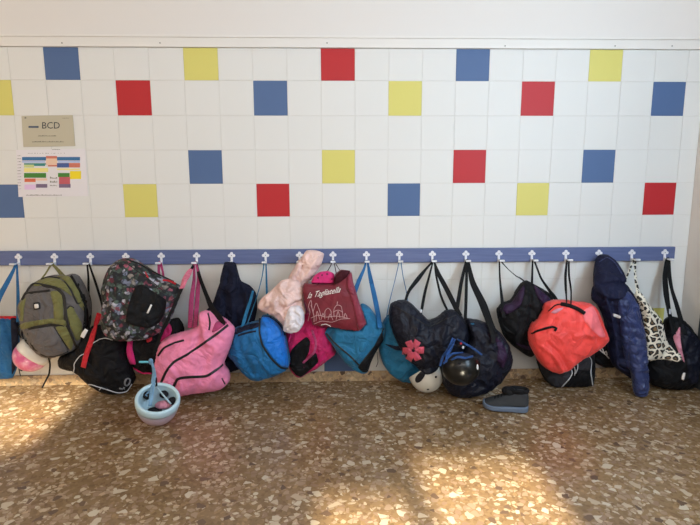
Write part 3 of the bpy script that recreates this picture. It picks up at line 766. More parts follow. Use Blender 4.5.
pt = b.patch('logo_patch', [(33.5, 303), (39.5, 302), (40.5, 308.5), (34.5, 309.5)], M['blackzip'], off=.004, label='black square patch')
b.patch('logo_print', [(35, 304.2), (38.7, 303.6), (39.3, 307.5), (35.6, 308)], M['print_white'], off=.008, parent=pt, label='white print on the patch')
loopstrap('top_loop', 1, [(40, 281, -.17, .011), (46, 273, -.12, .011)], [(57, 269, -.08, .022), (63, 276, -.13, .03), (70, 281, -.2, .03)], M['olive'], t, w=.016)
b.line('shoulder_strap', [(71, 276), (79, 290), (85, 304), (86.5, 322), (82, 338)], .022, M['black'], off=.004, t=.006)
b.line('top_handle', [(42, 279), (50, 276.5), (60, 278)], .010, M['blackzip'], off=.006, t=.008)
strap('loose_strap', [(48, 355, -.17, .011), (50, 364, -.15, .011), (49, 374, -.14, .011), (45, 382, -.15, .010), (42, 388, -.17, .010)], M['black'], t, .003)
strap('buckle_strap', [(22, 321, -.16, .008), (18, 330, -.14, .008), (21, 338, -.14, .008)], M['black'], t, .003)

# 4 black bag with white piping
t = hang('sports_bag', 'black sports bag with white piping and a broad red strap', 'bag', 2)
b = Puff('bag_body', [(57, 362), (60, 356), (68, 352), (76, 341), (84, 334), (92, 326), (106, 325), (119, 326), (124, 338), (126, 354), (132, 372), (135, 379), (131, 387), (126, 393), (116, 394), (104, 392), (92, 386), (84, 378), (76, 371), (66, 370), (59, 368)],
         -.19, .10, M['blackfab'], t, q=.45, wr=.006)
b.line('piping', [(100, 339), (92, 344), (87, 352), (80, 356), (74.5, 364), (76, 372), (83, 379), (94, 385), (106, 389), (118, 392.5), (127, 391), (132, 384)], .0055, M['ltgrey'], off=.003, t=.005, label='white piping')
b.line('top_piping', [(100, 339), (106, 338), (113, 340)], .0055, M['ltgrey'], off=.003, t=.005)
el = [(127.6+3.0*math.cos(q_)*.8-1.2*math.sin(q_), 381.8+3.6*math.sin(q_)+.6*math.cos(q_)) for q_ in np.linspace(0, 2*math.pi, 11)[:-1]]
b.line('number_print', el+[el[0]], .011, M['print_grey'], off=.004, t=.003, label='grey printed figure 0')
b.line('number_print', [(119.5, 388), (124.5, 389.2), (124.2, 387)], .011, M['print_grey'], off=.004, t=.003, label='grey printed figure 1')
b.line('red_strap', [(100, 313), (96, 326), (92, 340), (87, 354), (84, 367)], .030, M['red'], off=.008, t=.005, label='broad red strap')
strap('name_tag', [(82, 337.5, -.37, .022), (84, 333.5, -.37, .024), (86.5, 329.5, -.37, .020)], M['print_white'], t, .003, label='white name tag')
b.patch('eyelet', [(80.5, 340.5), (83, 339.5), (83.5, 342), (81, 342.5)], M['ltgrey'], off=.004)
b.line('zip_pull', [(102, 387), (99, 391), (103, 392)], .004, M['ltgrey'], off=.005, t=.004)
loopstrap('carry_strap', 2, [(85, 345, -.25, .02), (87, 325, -.22, .02), (88, 300, -.15, .017), (88.5, 280, -.09, .013)], [(96, 284, -.09, .015), (102, 304, -.14, .015), (106, 326, -.2, .015)], M['black'], t)

# 5 floral backpack
t = hang('backpack', 'floral print backpack with black front pocket hung at a slant', 'backpack', 3)
b = Puff('bag_body', [(107, 272), (114, 262), (122, 258.5), (130, 259), (140, 265), (152, 273), (166, 281), (177, 286), (180, 292), (176, 304), (170, 318), (164, 330), (150, 338), (136, 340), (122, 341), (110, 338), (104, 331), (102, 318), (103, 304), (102, 290), (104, 280)],
         -.25, .12, M['floral'], t, q=.42, wr=.008, dip=.25, B=.13)
b.patch('front_pocket', [(136, 286), (144, 285), (154, 292), (166, 300), (165, 312), (160, 322), (150, 328), (136, 326), (126, 322), (127, 310), (131, 298)], M['blackfab'], T=.012)
b.line('top_zip', [(113, 266), (124, 262), (136, 270), (150, 280), (166, 293)], .006, M['blackzip'])
b.line('binding', [(126, 259), (140, 264), (154, 272), (174, 281.5)], .009, M['blackzip'])
b.line('pocket_tag', [(148.5, 312.5), (152.5, 304)], .010, M['print_white'], off=.016, label='white tag')
b.line('red_trim', [(145, 272), (148, 278)], .012, M['red'])
b.line('red_trim', [(163, 280), (170, 281), (176, 284)], .013, M['red'])
b.line('side_strap', [(109, 268), (106, 277), (104, 284)], .008, M['blackzip'])
loopstrap('top_loop', 3, [(117, 266, -.15, .014)], [(131, 264, -.15, .014)], M['floral'], t, w=.014)

# 6 pink and black backpack low behind
t = hang('backpack', 'small black and hot pink backpack low behind the floral backpack', 'backpack', 4)
b = Puff('bag_body', [(126, 334), (136, 328), (150, 326), (162, 322), (178, 318), (184, 330), (180, 350), (168, 366), (156, 373), (146, 374), (135, 369), (128, 358), (124, 346)], -.15, .085, M['blackfab'], t, q=.45)
b.patch('side_stripe', [(128, 338), (133, 336), (132.5, 348), (136, 364), (132, 363), (128, 350)], M['hotpink'], T=.01)
b.line('edge_binding', [(126, 340), (127, 354), (133, 366), (143, 372.5), (152, 373)], .012, M['magenta'], label='pink binding')
b.patch('upper_panel', [(160, 330), (168, 322), (172, 330), (166, 342), (160, 341)], M['magenta'])
b.patch('red_tab', [(146, 331), (151, 330), (152, 340), (147, 342)], M['red'], off=.006, label='red tab')
loopstrap('carry_strap', 4, [(160.5, 280, -.065, .016), (161, 300, -.07, .02), (160, 326, -.09, .02)], [(163.5, 276, -.066, .013), (165, 300, -.07, .018), (170, 326, -.09, .02)], M['pinkstrap'], t, w=.018)

# 7 pink duffel
t = hang('duffel_bag', 'bubblegum pink duffel bag with black zips tilted to one side', 'duffel bag', 5)
b = Puff('bag_body', [(157, 352), (160, 343), (168, 337), (182, 333), (191, 330), (198, 326), (199, 313), (206, 312), (216, 316), (226, 322), (234, 331), (230, 348), (223, 366), (228, 374), (229, 382), (222, 389), (206, 391), (188, 394), (172, 397), (164, 394), (159, 383), (155, 368)],
         -.27, .115, M['pink'], t, q=.33, wr=.006, wscale=8, B=.09, folds=[([(200, 322), (204, 334), (196, 344)], -.02, .02), ([(214, 318), (208, 330), (214, 338)], .015, .018), ([(165, 350), (185, 340), (210, 332)], -.01, .014), ([(222, 340), (215, 360), (220, 376)], .01, .02), ([(176, 360), (186, 376), (180, 390)], .010, .018)])
for pl, w in (([(158, 356), (164, 348), (174, 343), (184, 340)], .009), ([(161, 383), (166, 372), (174, 362), (188, 354), (204, 343), (218, 333), (228, 325)], .011),
              ([(173, 388), (178, 379), (190, 377), (206, 376), (216, 370), (223, 364)], .012), ([(208, 313), (210, 322), (209, 330)], .008), ([(222, 378), (225, 384)], .006)):
    b.line('zip', pl, w*1.3, M['blackzip'])
b.patch('dark_fold', [(216, 322), (224, 320), (227, 323), (218, 330), (212, 332)], M['pinkstrap'])
loopstrap('shoulder_strap', 5, [(153, 356, -.41, .016), (162, 332, -.42, .017), (173, 308, -.42, .017), (181.5, 289, -.30, .019), (188, 275, -.13, .019)], [(200, 278, -.09, .022), (206, 294, -.16, .026), (212, 308, -.25, .036), (220, 318, -.33, .036), (225, 324, -.38, .02)], M['black'], t, w=.016)
strap('strap_pad', [(182, 288, -.30, .030), (185, 280, -.20, .036), (188.5, 273.5, -.13, .034), (191, 269.5, -.095, .022)], M['pinkpad'], t, .012, label='pale pink shoulder pad')
loopstrap('carry_handle', 5, [(190, 328, -.27, .028), (191.5, 300, -.15, .030), (194, 280, -.085, .020)], [(198.5, 276, -.08, .018), (197.5, 296, -.13, .028), (195, 328, -.27, .028)], M['pinkstrap'], t, w=.012, Y=-.066)

# 8 sky blue helmet standing on the floor
cc = at(157.5, 401, -.60); c = np.array([cc[0], -.60, .130])
t = thing('helmet', 'pale sky blue helmet, open side up, on the floor below the pink duffel', 'helmet', (c[0], c[1], 0))
Bx = basis((.20, -.38, .90), (1, 0, -.22))
out = [(.0, -.125)] + [(.106*math.sin(a), -.128*math.cos(a)+.004) for a in np.linspace(.12, math.pi/2, 14)]+[(.109, .03), (.109, .036)]
lathe('shell', c, Bx, out, M['helmet_sky'], t, 48, .97)
lathe('rim', c, Bx, [(.108, .002), (.1115, .012), (.1115, .038), (.106, .048), (.097, .047), (.091, .040), (.094, .028)], M['rim_sky'], t, 48, .97, closed=True)
lathe('lining', c, Bx, [(.095, .036), (.090, .0), (.076, -.06), (.045, -.095), (.0, -.10)], M['rim_sky'], t, 40, .97)
for a, h, s_ in ((.6, .0, .03), (2.6, .012, .034), (4.1, -.03, .03), (1.5, .0, .03)):
    q = Bx@np.array([.076*math.cos(a), .074*math.sin(a), h-.006]); ellipsoid('pad', c+q, (s_*.8, s_*.7, s_*.7), M['foam'], t, 12)
ellipsoid('pad', c+Bx@np.array([.02, .03, -.035]), (.045, .036, .02), M['softpink'], t, 14, label='pink crown pad')
ellipsoid('pad', c+Bx@np.array([-.015, .0, -.06]), (.04, .03, .02), M['foam'], t, 14)
strap('chin_strap', [(150, 406, c[1]-.05, .018), (151.5, 394, -.60, .024), (153, 383, -.54, .026), (154, 373, -.48, .024), (152.5, 364, -.43, .014)], M['powder'], t, .003)
strap('chin_strap', [(146, 396, c[1]+.01, .014), (152, 388, -.56, .018), (155, 376, -.49, .018), (151.5, 362, -.43, .012)], M['powder'], t, .003)
strap('chin_strap', [(171, 404, c[1]+.02, .009), (164, 396, -.58, .009), (157, 388, -.55, .009)], M['rim_sky'], t, .003)
strap('adjuster', [(156, 378, -.505, .012), (156.5, 386, -.55, .012)], M['foam'], t, .004)
ellipsoid('buckle', at(150.8, 361.5, -.43), (.014, .010, .018), M['powder'], t, 12)
strap('clip', [(139, 362, -.43, .012), (144, 362, -.43, .012), (149, 362, -.43, .012)], M['tinyblue'], t, .008, label='aqua clip')

# 9 plain navy jacket
t = hang('jacket', 'plain dark navy hooded jacket behind the blue duffel bag', 'jacket', 6)
b = Puff('jacket_body', [(224, 263), (228, 262), (235, 263), (238, 272), (241, 281), (250, 286), (256, 294), (257, 310), (252, 330), (244, 350), (240, 369), (226, 372), (218, 360), (212, 340), (205, 326), (203, 314), (212, 304), (217, 290), (222, 276)],
         -.115, .06, M['navyjacket'], t, B=.05, wr=.006, hang=(230, 255, .012, 5), folds=[([(230, 272), (226, 290), (228, 320)], -.012, .014), ([(240, 284), (238, 310), (240, 340)], -.012, .014)])
b.patch('hood', [(224, 264), (229, 262), (235, 264), (238, 275), (237, 289), (229, 294), (221, 289), (220, 280)], M['navyjacket'], T=.018)
b.patch('sleeve', [(246, 287), (253, 289), (256, 300), (254, 318), (248, 336), (241, 338), (243, 318), (245, 300)], M['navyjacket'], T=.018)

# 10 bright blue duffel
t = hang('duffel_bag', 'bright blue duffel bag with dark end seam hung from a thin teal cord', 'duffel bag', 7)
b = Puff('bag_body', [(226, 346), (229, 334), (236, 328), (248, 324), (259, 321), (262, 316), (268, 316), (277, 322), (284, 331), (287, 344), (290, 360), (288, 369), (280, 374), (268, 378), (258, 381), (250, 379), (243, 373), (234, 362), (227, 354)],
         -.21, .10, M['blue_dark'], t, q=.35, wr=.005, B=.09, folds=[([(240, 335), (246, 350), (256, 370)], -.008, .015), ([(252, 332), (262, 352), (272, 374)], .007, .012)])
b.patch('end_panel', [(262, 317), (268, 317), (276, 322), (283, 331), (286, 344), (288.5, 366), (281, 366), (271, 356), (263, 343), (260, 330)], M['bluebright'], T=.012, label='brighter blue end panel')
b.line('end_seam', [(260, 318), (259.5, 330), (262, 344), (271, 358), (281, 367.5), (288, 368.5)], .010, M['blackzip'])
b.line('end_seam', [(262, 316.5), (270, 317), (280, 325), (285, 335)], .008, M['navy'])
b.patch('dark_top_panel', [(229, 333), (240, 327), (258, 322.5), (258, 327), (244, 331), (232, 336)], M['navy'])
b.text('mesh_print', 'NMM', 240, 337, 6, 13, M['navy'], label='dark marks along the top') if False else b.line('top_print', [(238, 335.5), (246, 333), (256, 331)], .012, M['navy'], label='dark woven band')
loopstrap('cord', 7, [(247, 325, -.25, .006), (257, 296, -.14, .006), (262, 277, -.08, .006)], [(266.5, 280, -.08, .011), (267, 298, -.13, .012), (268, 320, -.24, .012)], M['teal'], t, w=.008, t=.004)
strap('side_strap', [(253, 291, -.185, .013), (250, 302, -.19, .018), (246, 314, -.2, .02), (242, 328, -.25, .02)], M['teal'], t, .004)

# 12 magenta backpack (behind the burgundy bag)
t = hang('backpack', 'magenta and black backpack tucked under the burgundy shopping bag', 'backpack', 8, Y=-.05)
b = Puff('bag_body', [(292, 318), (303, 310), (320, 308), (328, 322), (332, 340), (336, 353), (326, 361), (318, 367), (308, 372), (302, 377), (296, 376), (289, 368), (286, 352), (285, 334)],
         -.13, .10, M['magenta'], t, q=.4, B=.07, wr=.009, folds=[([(308, 325), (314, 340), (312, 358)], .016, .012)])
b.patch('front_pocket', [(306, 337), (310, 342), (309, 352), (304, 362), (312, 356), (316, 353), (318, 362), (310, 370), (302, 376), (296, 375), (290, 367), (289, 354), (295, 346)], M['blackfab'], T=.008)
b.line('swirl_trim', [(312, 330), (316, 342), (314, 352), (308, 358), (303, 363), (305, 367)], .014, M['maroonpink'], off=.008, label='rose coloured curl')
b.line('seam', [(292, 330), (288, 345), (289, 352)], .008, M['hotpink'])
strap('carry_strap', [(308, 314, -.2, .02), (303, 290, -.12, .018), (301, 275, -.075, .014), (HP(8, 0, .002, -.04), .008), (298, 276, -.06, .014), (297, 300, -.08, .018), (298, 322, -.17, .02)], M['maroonpink'], t)

# 11 twisted pale pink bag
t = hang('cloth_bag', 'pale pink quilted cloth bag twisted over its hook with a rolled end', 'bag', 8)
b = Puff('upper_part', [(312, 250), (318, 251), (324, 254), (321, 265), (315, 275), (308, 283), (301, 289), (290, 285), (288, 278), (294, 268), (301, 258), (306, 251)], -.155, .045, M['peach'], t, B=.035, wr=.008, wscale=16,
         folds=[([(310, 254), (300, 270), (294, 282)], -.008, .008), ([(318, 256), (308, 272), (300, 284)], .008, .009), ([(305, 256), (312, 262), (320, 264)], .006, .007), ([(298, 266), (306, 272)], -.006, .007)])
b = Puff('middle_part', [(289, 279), (298, 281), (304, 290), (303, 300), (306, 312), (302, 318), (296, 318), (291, 328), (286, 331), (280, 322), (272, 315), (262, 312), (257, 307), (262, 298), (272, 290), (281, 281)], -.22, .065, M['peach'], t, B=.05, wr=.008, wscale=12,
         folds=[([(296, 284), (283, 292), (268, 304)], .012, .012), ([(300, 300), (290, 304), (279, 306)], -.022, .012), ([(277, 294), (276, 304), (284, 314), (290, 324)], .014, .011), ([(286, 306), (292, 300), (302, 297)], .008, .008)])
b2 = Puff('rolled_end', [(290, 307), (299, 306), (304, 313), (304, 323), (299, 331), (290, 333.5), (283, 331), (285, 318)], -.285, .055, M['whitefab'], t, B=.05, wr=.005, wscale=20,
          folds=[([(288, 316), (294, 311), (300, 316), (300, 324), (294, 329), (288, 326)], -.006, .005), ([(292, 319), (296, 318), (296, 323)], -.005, .004)])
strap('hang_loop', [(307, 262, -.15, .008), (HP(8, .012, -.004), .008), (HP(8, 0, .003), .006), (HP(8, -.012, -.006), .008), (297, 272, -.15, .008)], M['peach'], t, .004)

# 13 burgundy shopping bag
t = hang('shopping_bag', 'burgundy shopping bag printed with a white skyline and script', 'bag', 9)
b = Puff('bag_body', [(302, 288), (304, 283.5), (312, 284), (334, 284), (335, 274.5), (341, 270), (350, 271), (353, 281), (359, 302), (366, 324), (359, 331), (345, 329.5), (330, 327), (313, 325), (309, 314), (304, 300)],
         -.25, .055, M['burgundy'], t, q=.22, wr=.003, wscale=7, B=.05, smoothpx=1.5, ten=.1)
Puff('gusset', [(346, 277), (351.5, 272), (353.5, 283), (360, 304), (366.5, 323.5), (359, 331), (355.5, 320), (351, 300), (347, 288)], -.29, .022, M['burgundy_side'], t, B=.02, label='lighter side gusset', ten=.1, wr=.002)
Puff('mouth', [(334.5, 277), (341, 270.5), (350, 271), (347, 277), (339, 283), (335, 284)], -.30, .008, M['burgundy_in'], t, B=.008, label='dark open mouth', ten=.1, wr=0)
b.text('script_print', 'la Tagliatella', 307, 298.5, 6.2, 11, M['print_white'], shear=.35, sxx=.78, label='white script lettering')
# skyline drawing: thin pale lines
sky = [[(308, 321), (310, 312), (308.5, 306), (311, 300), (312, 308), (314, 316), (314, 322)], [(313, 312), (316, 303), (319, 309), (321, 316)], [(311, 318), (318, 315), (326, 317), (336, 316), (348, 318)],
       [(314, 324), (322, 321), (332, 322), (341, 319), (350, 318.5)], [(325, 316), (325, 311), (328, 308), (331, 311), (331, 317)], [(334, 317), (334, 309), (337, 305), (341, 306), (342, 310), (343, 317)], [(337, 305), (337.5, 301.5)], [(321, 320), (323, 313), (325, 319)],
       [(328, 320), (330, 314), (333, 320)], [(336, 320), (338, 311), (340, 318)], [(316, 321), (317, 311), (320, 320)], [(344, 318), (345, 313), (347, 317)], [(333, 312), (338, 310), (343, 312)], [(311, 305), (313, 311)]]
for k, pl in enumerate(sky): b.line('skyline_print', pl, .0034, M['print_pale'], off=.002, t=.0015)
b.line('curl_print', [(321, 325), (326, 324), (331, 326.5)], .0035, M['print_white'], off=.002, t=.0015)
for nm, P_ in (('handle', [(316, 287, -.29, .005), (322, 279, -.2, .005), (330, 267, -.09, .005), (HP(9, -.004, -.004), .005), (HP(9, 0, .003), .005), (HP(9, .005, -.004), .005), (336, 272, -.1, .005), (338, 281, -.26, .005)]),
               ('handle', [(320, 290, -.2, .004), (326, 275, -.14, .004), (HP(9, -.003, -.004, -.07), .004), (HP(9, 0, .003, -.07), .004), (HP(9, .008, -.004, -.07), .004), (342, 274, -.2, .004)])):
    strap(nm, P_, M['burgundy_in'], t, .005)
p = at(322, 283, -.24)
t = thing('pouch', 'bright magenta pouch with dark dots sticking out of the burgundy bag', 'pouch', (p[0], p[1], p[2]-.06))
b = Puff('pouch_body', [(311, 283), (314, 276), (320, 272), (328, 271), (334, 274), (335, 283), (330, 292), (316, 292)], -.235, .03, M['hotpink'], t, B=.02)
for q in ((318, 278), (327, 274), (332, 279), (322, 275)):
    b.patch('dot', [(q[0]-1, q[1]), (q[0], q[1]-1), (q[0]+1, q[1]), (q[0], q[1]+1)], M['blackzip'], off=.002, T=.001)

# 14 teal blue duffel by two blue straps
t = hang('duffel_bag', 'teal blue duffel bag with black lower corner hung by wide blue straps', 'duffel bag', 10)
b = Puff('bag_body', [(325, 332), (333, 322), (350, 316), (362, 304), (370, 308), (378, 318), (385, 326), (384, 338), (376, 350), (371, 362), (368, 372), (362, 374), (354, 370), (346, 364), (340, 356), (333, 346)],
         -.17, .10, M['teal'], t, q=.42, wr=.005, B=.08)
b.patch('end_panel', [(358, 367), (366, 358), (374, 346), (382, 332), (383, 340), (376, 352), (371, 362), (368, 371), (363, 372)], M['blackfab'], T=.005, label='black lower corner')
b.line('seam', [(326, 333), (336, 344), (350, 356), (358, 364), (366, 372)], .011, M['blackzip'])
b.line('seam', [(384, 328), (376, 344), (366, 357), (359, 366)], .007, M['blackzip'])
loopstrap('carry_strap', 10, [(345, 322, -.24, .028), (352, 300, -.15, .028), (358, 283, -.1, .026), (364, 269, -.066, .016)], [(370, 276, -.08, .024), (374, 294, -.12, .03), (378, 314, -.2, .03), (380, 328, -.27, .026)], M['blue'], t)
strap('side_strap', [(361, 306, -.16, .014), (367, 314, -.18, .014), (374, 322, -.22, .014)], M['blue_dark'], t, .004)
strap('dangling_cord', [(377, 352, -.17, .004), (378, 362, -.15, .004), (376, 367, -.15, .004)], M['blackzip'], t, .004)

# 15 teal drawstring bag
t = hang('drawstring_bag', 'teal blue drawstring bag on thin cords behind the navy duffel', 'bag', 11)
b = Puff('bag_body', [(384, 320), (392, 312), (404, 310), (414, 330), (424, 350), (426, 366), (421, 376), (412, 383), (400, 381), (390, 374), (383, 364), (379, 350), (380, 334)], -.125, .07, M['teal'], t, q=.45, B=.05, hang=(390, 300, .008, 6),
         folds=[([(384, 346), (398, 348), (404, 342)], -.012, .008)])
b.patch('dark_seam_patch', [(385, 344), (398, 346), (400, 341), (404, 350), (396, 350)], M['navy'])
b.patch('dark_end', [(418, 372), (424, 366), (425, 370), (420, 377), (414, 381)], M['blackfab'])
loopstrap('cord', 11, [(385, 326, -.17, .006), (389, 304, -.11, .005), (395, 280, -.08, .004)], [(403, 276, -.07, .005), (406, 290, -.1, .005), (408, 302, -.12, .005)], M['blue_dark'], t, w=.006, t=.005)

# 17 white helmet below
c = at(426, 375, -.24); c[2] = max(c[2], .106)
t = thing('helmet', 'white helmet with round vents below the navy duffel with coral emblem', 'helmet', (c[0], c[1], 0))
Bx = basis((.45, -.42, -.78), (1, 0, .6))
prof = [(0, .104)] + [(.1*math.sin(a), .104*math.cos(a)) for a in np.linspace(.12, math.pi/2, 14)] + [(.1, -.028), (.097, -.034), (.088, -.034), (.086, -.02), (.08, .02), (.05, .07), (0, .088)]
lathe('shell', c, Bx, prof, M['helmet_cream'], t, 44); Ball(c, .1, t.name)
def vent(parent, c, Bx, th, ph, R0, s_=.008):
    n = Bx@np.array([math.sin(th)*math.cos(ph), math.sin(th)*math.sin(ph), math.cos(th)]); B2 = basis(n, (1, .1, .2))
    lathe('vent', c+n*(R0-.002), B2, [(s_*.9, .0015), (s_, .003), (s_, -.004)], M['foam'], parent, 14); ellipsoid('vent_hole', c+n*(R0+.0002), (s_, s_, .0022), M['blackzip'], parent, 12, rot=B2)
for px, py in ((436, 377), (428, 389.5), (414, 388)):
    d = ray(px, py); d = d/np.linalg.norm(d); oc = CAM-c; bb = oc@d; disc = bb*bb-(oc@oc-.1022**2)
    if disc < 0: continue
    n = (oc+d*(-bb-math.sqrt(disc))); n /= np.linalg.norm(n)
    ellipsoid('vent', c+n*.1015, (.008, .007, .003), M['blackzip'], t, 14, rot=basis(n, (1, .1, .2)))
ellipsoid('side_pad', at(420.5, 376, -.31), (.022, .03, .046), M['foam'], t, 16, rot=basis((.55, 0, .8), (1, 0, -.6)))

# 16 navy duffel with coral emblem
t = hang('duffel_bag', 'navy duffel bag with a coral petal emblem and black straps', 'duffel bag', 12)
b = Puff('bag_body', [(389, 312), (391, 304), (398, 301), (405, 300), (412, 304), (421, 313), (430, 321), (438, 318), (446, 311), (453, 310), (460, 314), (466, 322), (470, 338), (462, 350), (448, 360), (436, 367), (424, 370), (410, 362), (402, 352), (395, 338), (390, 324)],
         -.25, .115, M['navy2'], t, q=.42, wr=.006, B=.08, folds=[([(430, 322), (428, 338), (436, 356)], -.014, .016), ([(444, 316), (438, 336), (446, 354)], .012, .014), ([(407, 306), (416, 326)], .01, .014)])
cx_, cy_ = 413.2, 350.5
for a in (64, 118, 182, 242, 298, 2):      # six blocky petals round a small gap
    ca, sa = math.cos(R2(a)), -math.sin(R2(a))
    def pp(u, v): return (cx_+u*ca-v*sa, cy_+u*sa+v*ca)
    b.patch('emblem_petal', [pp(1.6, -1.0), pp(5, -3.3), pp(11.2, -3.5), pp(10.4, 3.3), pp(5, 3.3), pp(1.6, 1.0)], M['print_coral'], off=.002, T=.0012, res=.012, sharp=True)
b.line('top_zip', [(393, 306), (405, 312), (418, 320), (430, 326), (444, 320), (456, 315)], .006, M['blackzip'])
loopstrap('shoulder_strap', 12, [(404, 305, -.2, .014), (409, 291, -.14, .02), (418, 279, -.1, .028), (426, 269, -.07, .016)], [(438, 273, -.08, .026), (446, 288, -.14, .03), (455, 306, -.24, .03), (460, 316, -.3, .03)], M['black'], t)
strap('carry_handle', [(421, 316, -.29, .012), (422, 308, -.2, .018), (425, 292, -.12, .018), (429, 277, -.08, .014), (HP(12, -.002, -.002, -.066), .008), (HP(12, .003, .004, -.066), .006), (436, 275, -.10, .012), (441, 296, -.15, .014), (449, 314, -.28, .014)], M['black'], t)
strap('buckle', [(421, 309.5, -.27, .014), (421, 312.5, -.285, .014)], M['ltgrey'], t, .006, label='silver buckle')

# 18 big navy bag
t = hang('duffel_bag', 'big dark navy bag reaching the floor under four black straps', 'duffel bag', 13)
b = Puff('bag_body', [(444, 336), (452, 326), (466, 320), (480, 321), (492, 326), (502, 334), (509, 345), (512, 358), (509, 370), (500, 381), (488, 390), (474, 395), (460, 396.5), (450, 394), (443, 384), (440, 366), (440, 350)],
         -.25, .13, M['navy2'], t, q=.42, wr=.008, B=.1, folds=[([(480, 326), (486, 340), (496, 354)], .014, .012), ([(474, 344), (490, 356), (500, 372)], -.012, .014), ([(468, 330), (476, 342)], -.01, .012)])
b.patch('purple_panel', [(494, 336), (503, 344), (507, 356), (503, 368), (497, 360), (498, 348)], M['purple'])
loopstrap('carry_strap', 13, [(452, 330, -.3, .026), (457, 308, -.2, .026), (461, 284, -.11, .022)], [(472, 282, -.1, .03), (480, 300, -.17, .034), (488, 320, -.28, .036), (493, 334, -.38, .032), (493, 344, -.40, .02)], M['black'], t, w=.018)
loopstrap('shoulder_strap', 13, [(465, 326, -.28, .02), (466, 300, -.17, .02), (466.5, 280, -.1, .018)], [(474, 282, -.09, .018), (485, 304, -.17, .022), (491, 322, -.25, .026), (497, 336, -.35, .02)], M['black'], t, w=.016, Y=-.07)
b.line('top_band', [(447, 330), (460, 326), (474, 324)], .01, M['teal'], label='teal top edge')

# 19 black helmet
c = at(460.5, 366, -.50)
t = thing('helmet', 'glossy black helmet with a white sticker hung on blue straps', 'helmet', (c[0], c[1], c[2]-.11))
Bx = basis((-.08, -.60, -.80), (1, 0, 0))
rr_ = .104
prof = [(0, rr_)] + [(rr_*math.sin(a), rr_*math.cos(a)) for a in np.linspace(.12, math.pi/2, 14)] + [(rr_, -.025), (rr_-.004, -.032), (rr_-.012, -.032), (rr_-.014, -.02), (.08, .03), (.05, .07), (0, .09)]
lathe('shell', c, Bx, prof, M['helmet_black'], t, 48)
lathe('rim_trim', c, Bx, [(rr_+.001, -.018), (rr_+.003, -.024), (rr_+.001, -.03)], M['foam'], t, 48)
def onsph(px, py, R0):
    d = ray(px, py); d = d/np.linalg.norm(d); oc = CAM-c; bb = oc@d; disc = bb*bb-(oc@oc-R0**2)
    n = oc+d*(-bb-math.sqrt(max(disc, 0))); return n/np.linalg.norm(n)
n = onsph(477.5, 367, rr_); ellipsoid('sticker', c+n*rr_, (.010, .015, .002), M['print_white'], t, 16, rot=basis(n, (1, 0, 0)), label='white oval sticker')
for px, py in ((459, 364), (470, 375), (455, 381)):
    n = onsph(px, py, rr_); ellipsoid('vent', c+n*rr_, (.012, .006, .002), M['foam'], t, 14, rot=basis(n, (1, 0, .3)))
for P_ in ([(440, 366, -.53, .012), (443, 357, -.51, .016), (449, 348, -.47, .016), (453, 338, -.43, .012)], [(446, 362, -.58, .012), (448, 354, -.54, .018), (452, 347, -.49, .014), (455, 339, -.43, .010)],
           [(482, 355, -.53, .010), (474, 349, -.52, .012), (464, 343, -.48, .012), (457, 339, -.43, .010)], [(451, 360, -.6, .010), (458, 357, -.62, .014), (466, 358, -.62, .012), (473, 356, -.6, .010)], [(443, 364, -.56, .010), (452, 354, -.56, .012), (463, 353, -.56, .012)]):
    strap('chin_strap', P_, M['bluestrap'], t)
ellipsoid('buckle', at(459, 346, -.50), (.011, .008, .013), M['foam'], t, 12, label='black buckle'); ellipsoid('clip', at(461, 343.5, -.505), (.006, .006, .006), M['red'], t, 10); ellipsoid('clip', at(463, 347.5, -.51), (.007, .006, .010), M['ltgrey'], t, 10)
ellipsoid('inner_pad', at(464, 357, -.57), (.05, .02, .02), M['navy'], t, 16, label='dark blue inner pad')

# 20 black and purple backpack
t = hang('backpack', 'black backpack with dark purple side panels left of the coral duffel', 'backpack', 14)
b = Puff('bag_body', [(497, 310), (503, 303), (512, 300), (516, 292), (522, 283), (527, 280.5), (534, 284), (545, 290), (553, 297), (553, 315), (546, 335), (538, 350), (531, 357.5), (524, 354), (513, 346), (504, 336), (499, 322)],
         -.135, .085, M['blackfab'], t, q=.45, B=.06, hang=(526, 276, .010, 5))
b.patch('side_panel', [(500, 309), (506, 304), (512, 302), (519, 291), (524, 285), (524, 294), (520, 306), (512, 312), (503, 315)], M['purple'], T=.01, label='purple side panel')
b.patch('side_panel', [(534, 285), (544, 293), (551, 300), (549, 310), (542, 304), (536, 294)], M['purple'], T=.01)
b.patch('lower_panel', [(516, 343), (528, 346), (534, 338), (536, 344), (531, 350), (522, 348)], M['purple'])
loopstrap('carry_strap', 14, [(504, 318, -.23, .022), (502, 300, -.15, .020), (500, 280, -.085, .012)], [(508, 269, -.07, .005), (516, 276, -.09, .006), (520, 278, -.1, .008), (528, 284, -.15, .008)], M['black'], t, w=.01)

# 23 grey-black bag under the coral duffel
t = hang('sports_bag', 'dark grey and black bag with pale piping showing under the coral duffel', 'bag', 15)
b = Puff('bag_body', [(535, 340), (545, 330), (570, 326), (588, 336), (593, 350), (594, 372), (593, 388), (584, 392), (570, 393), (556, 389), (545, 380), (538, 364)], -.135, .085, M['blackfab'], t, q=.42, B=.06)
b.patch('grey_panel', [(540, 356), (552, 366), (562, 372), (571, 366), (572, 374), (565, 383), (557, 388), (548, 381), (541, 370)], M['darkgrey'], label='dark grey panel')
b.patch('grey_panel', [(577, 358), (586, 352), (592, 360), (590, 370), (578, 369)], M['darkgrey'])
b.line('piping', [(570, 367), (572, 373), (568, 380), (562, 386), (558, 388)], .007, M['ltgrey'], off=.003, t=.006)
b.line('piping', [(586, 354), (591, 360), (590.5, 372), (592, 382), (592.5, 388)], .007, M['ltgrey'], off=.003, t=.006)
b.line('loose_lace', [(573, 364), (574.5, 370), (574, 375)], .006, M['ltgrey'], off=.008, t=.006)
b.line('loose_lace', [(577, 361), (577, 368), (575, 373)], .006, M['ltgrey'], off=.008, t=.006)
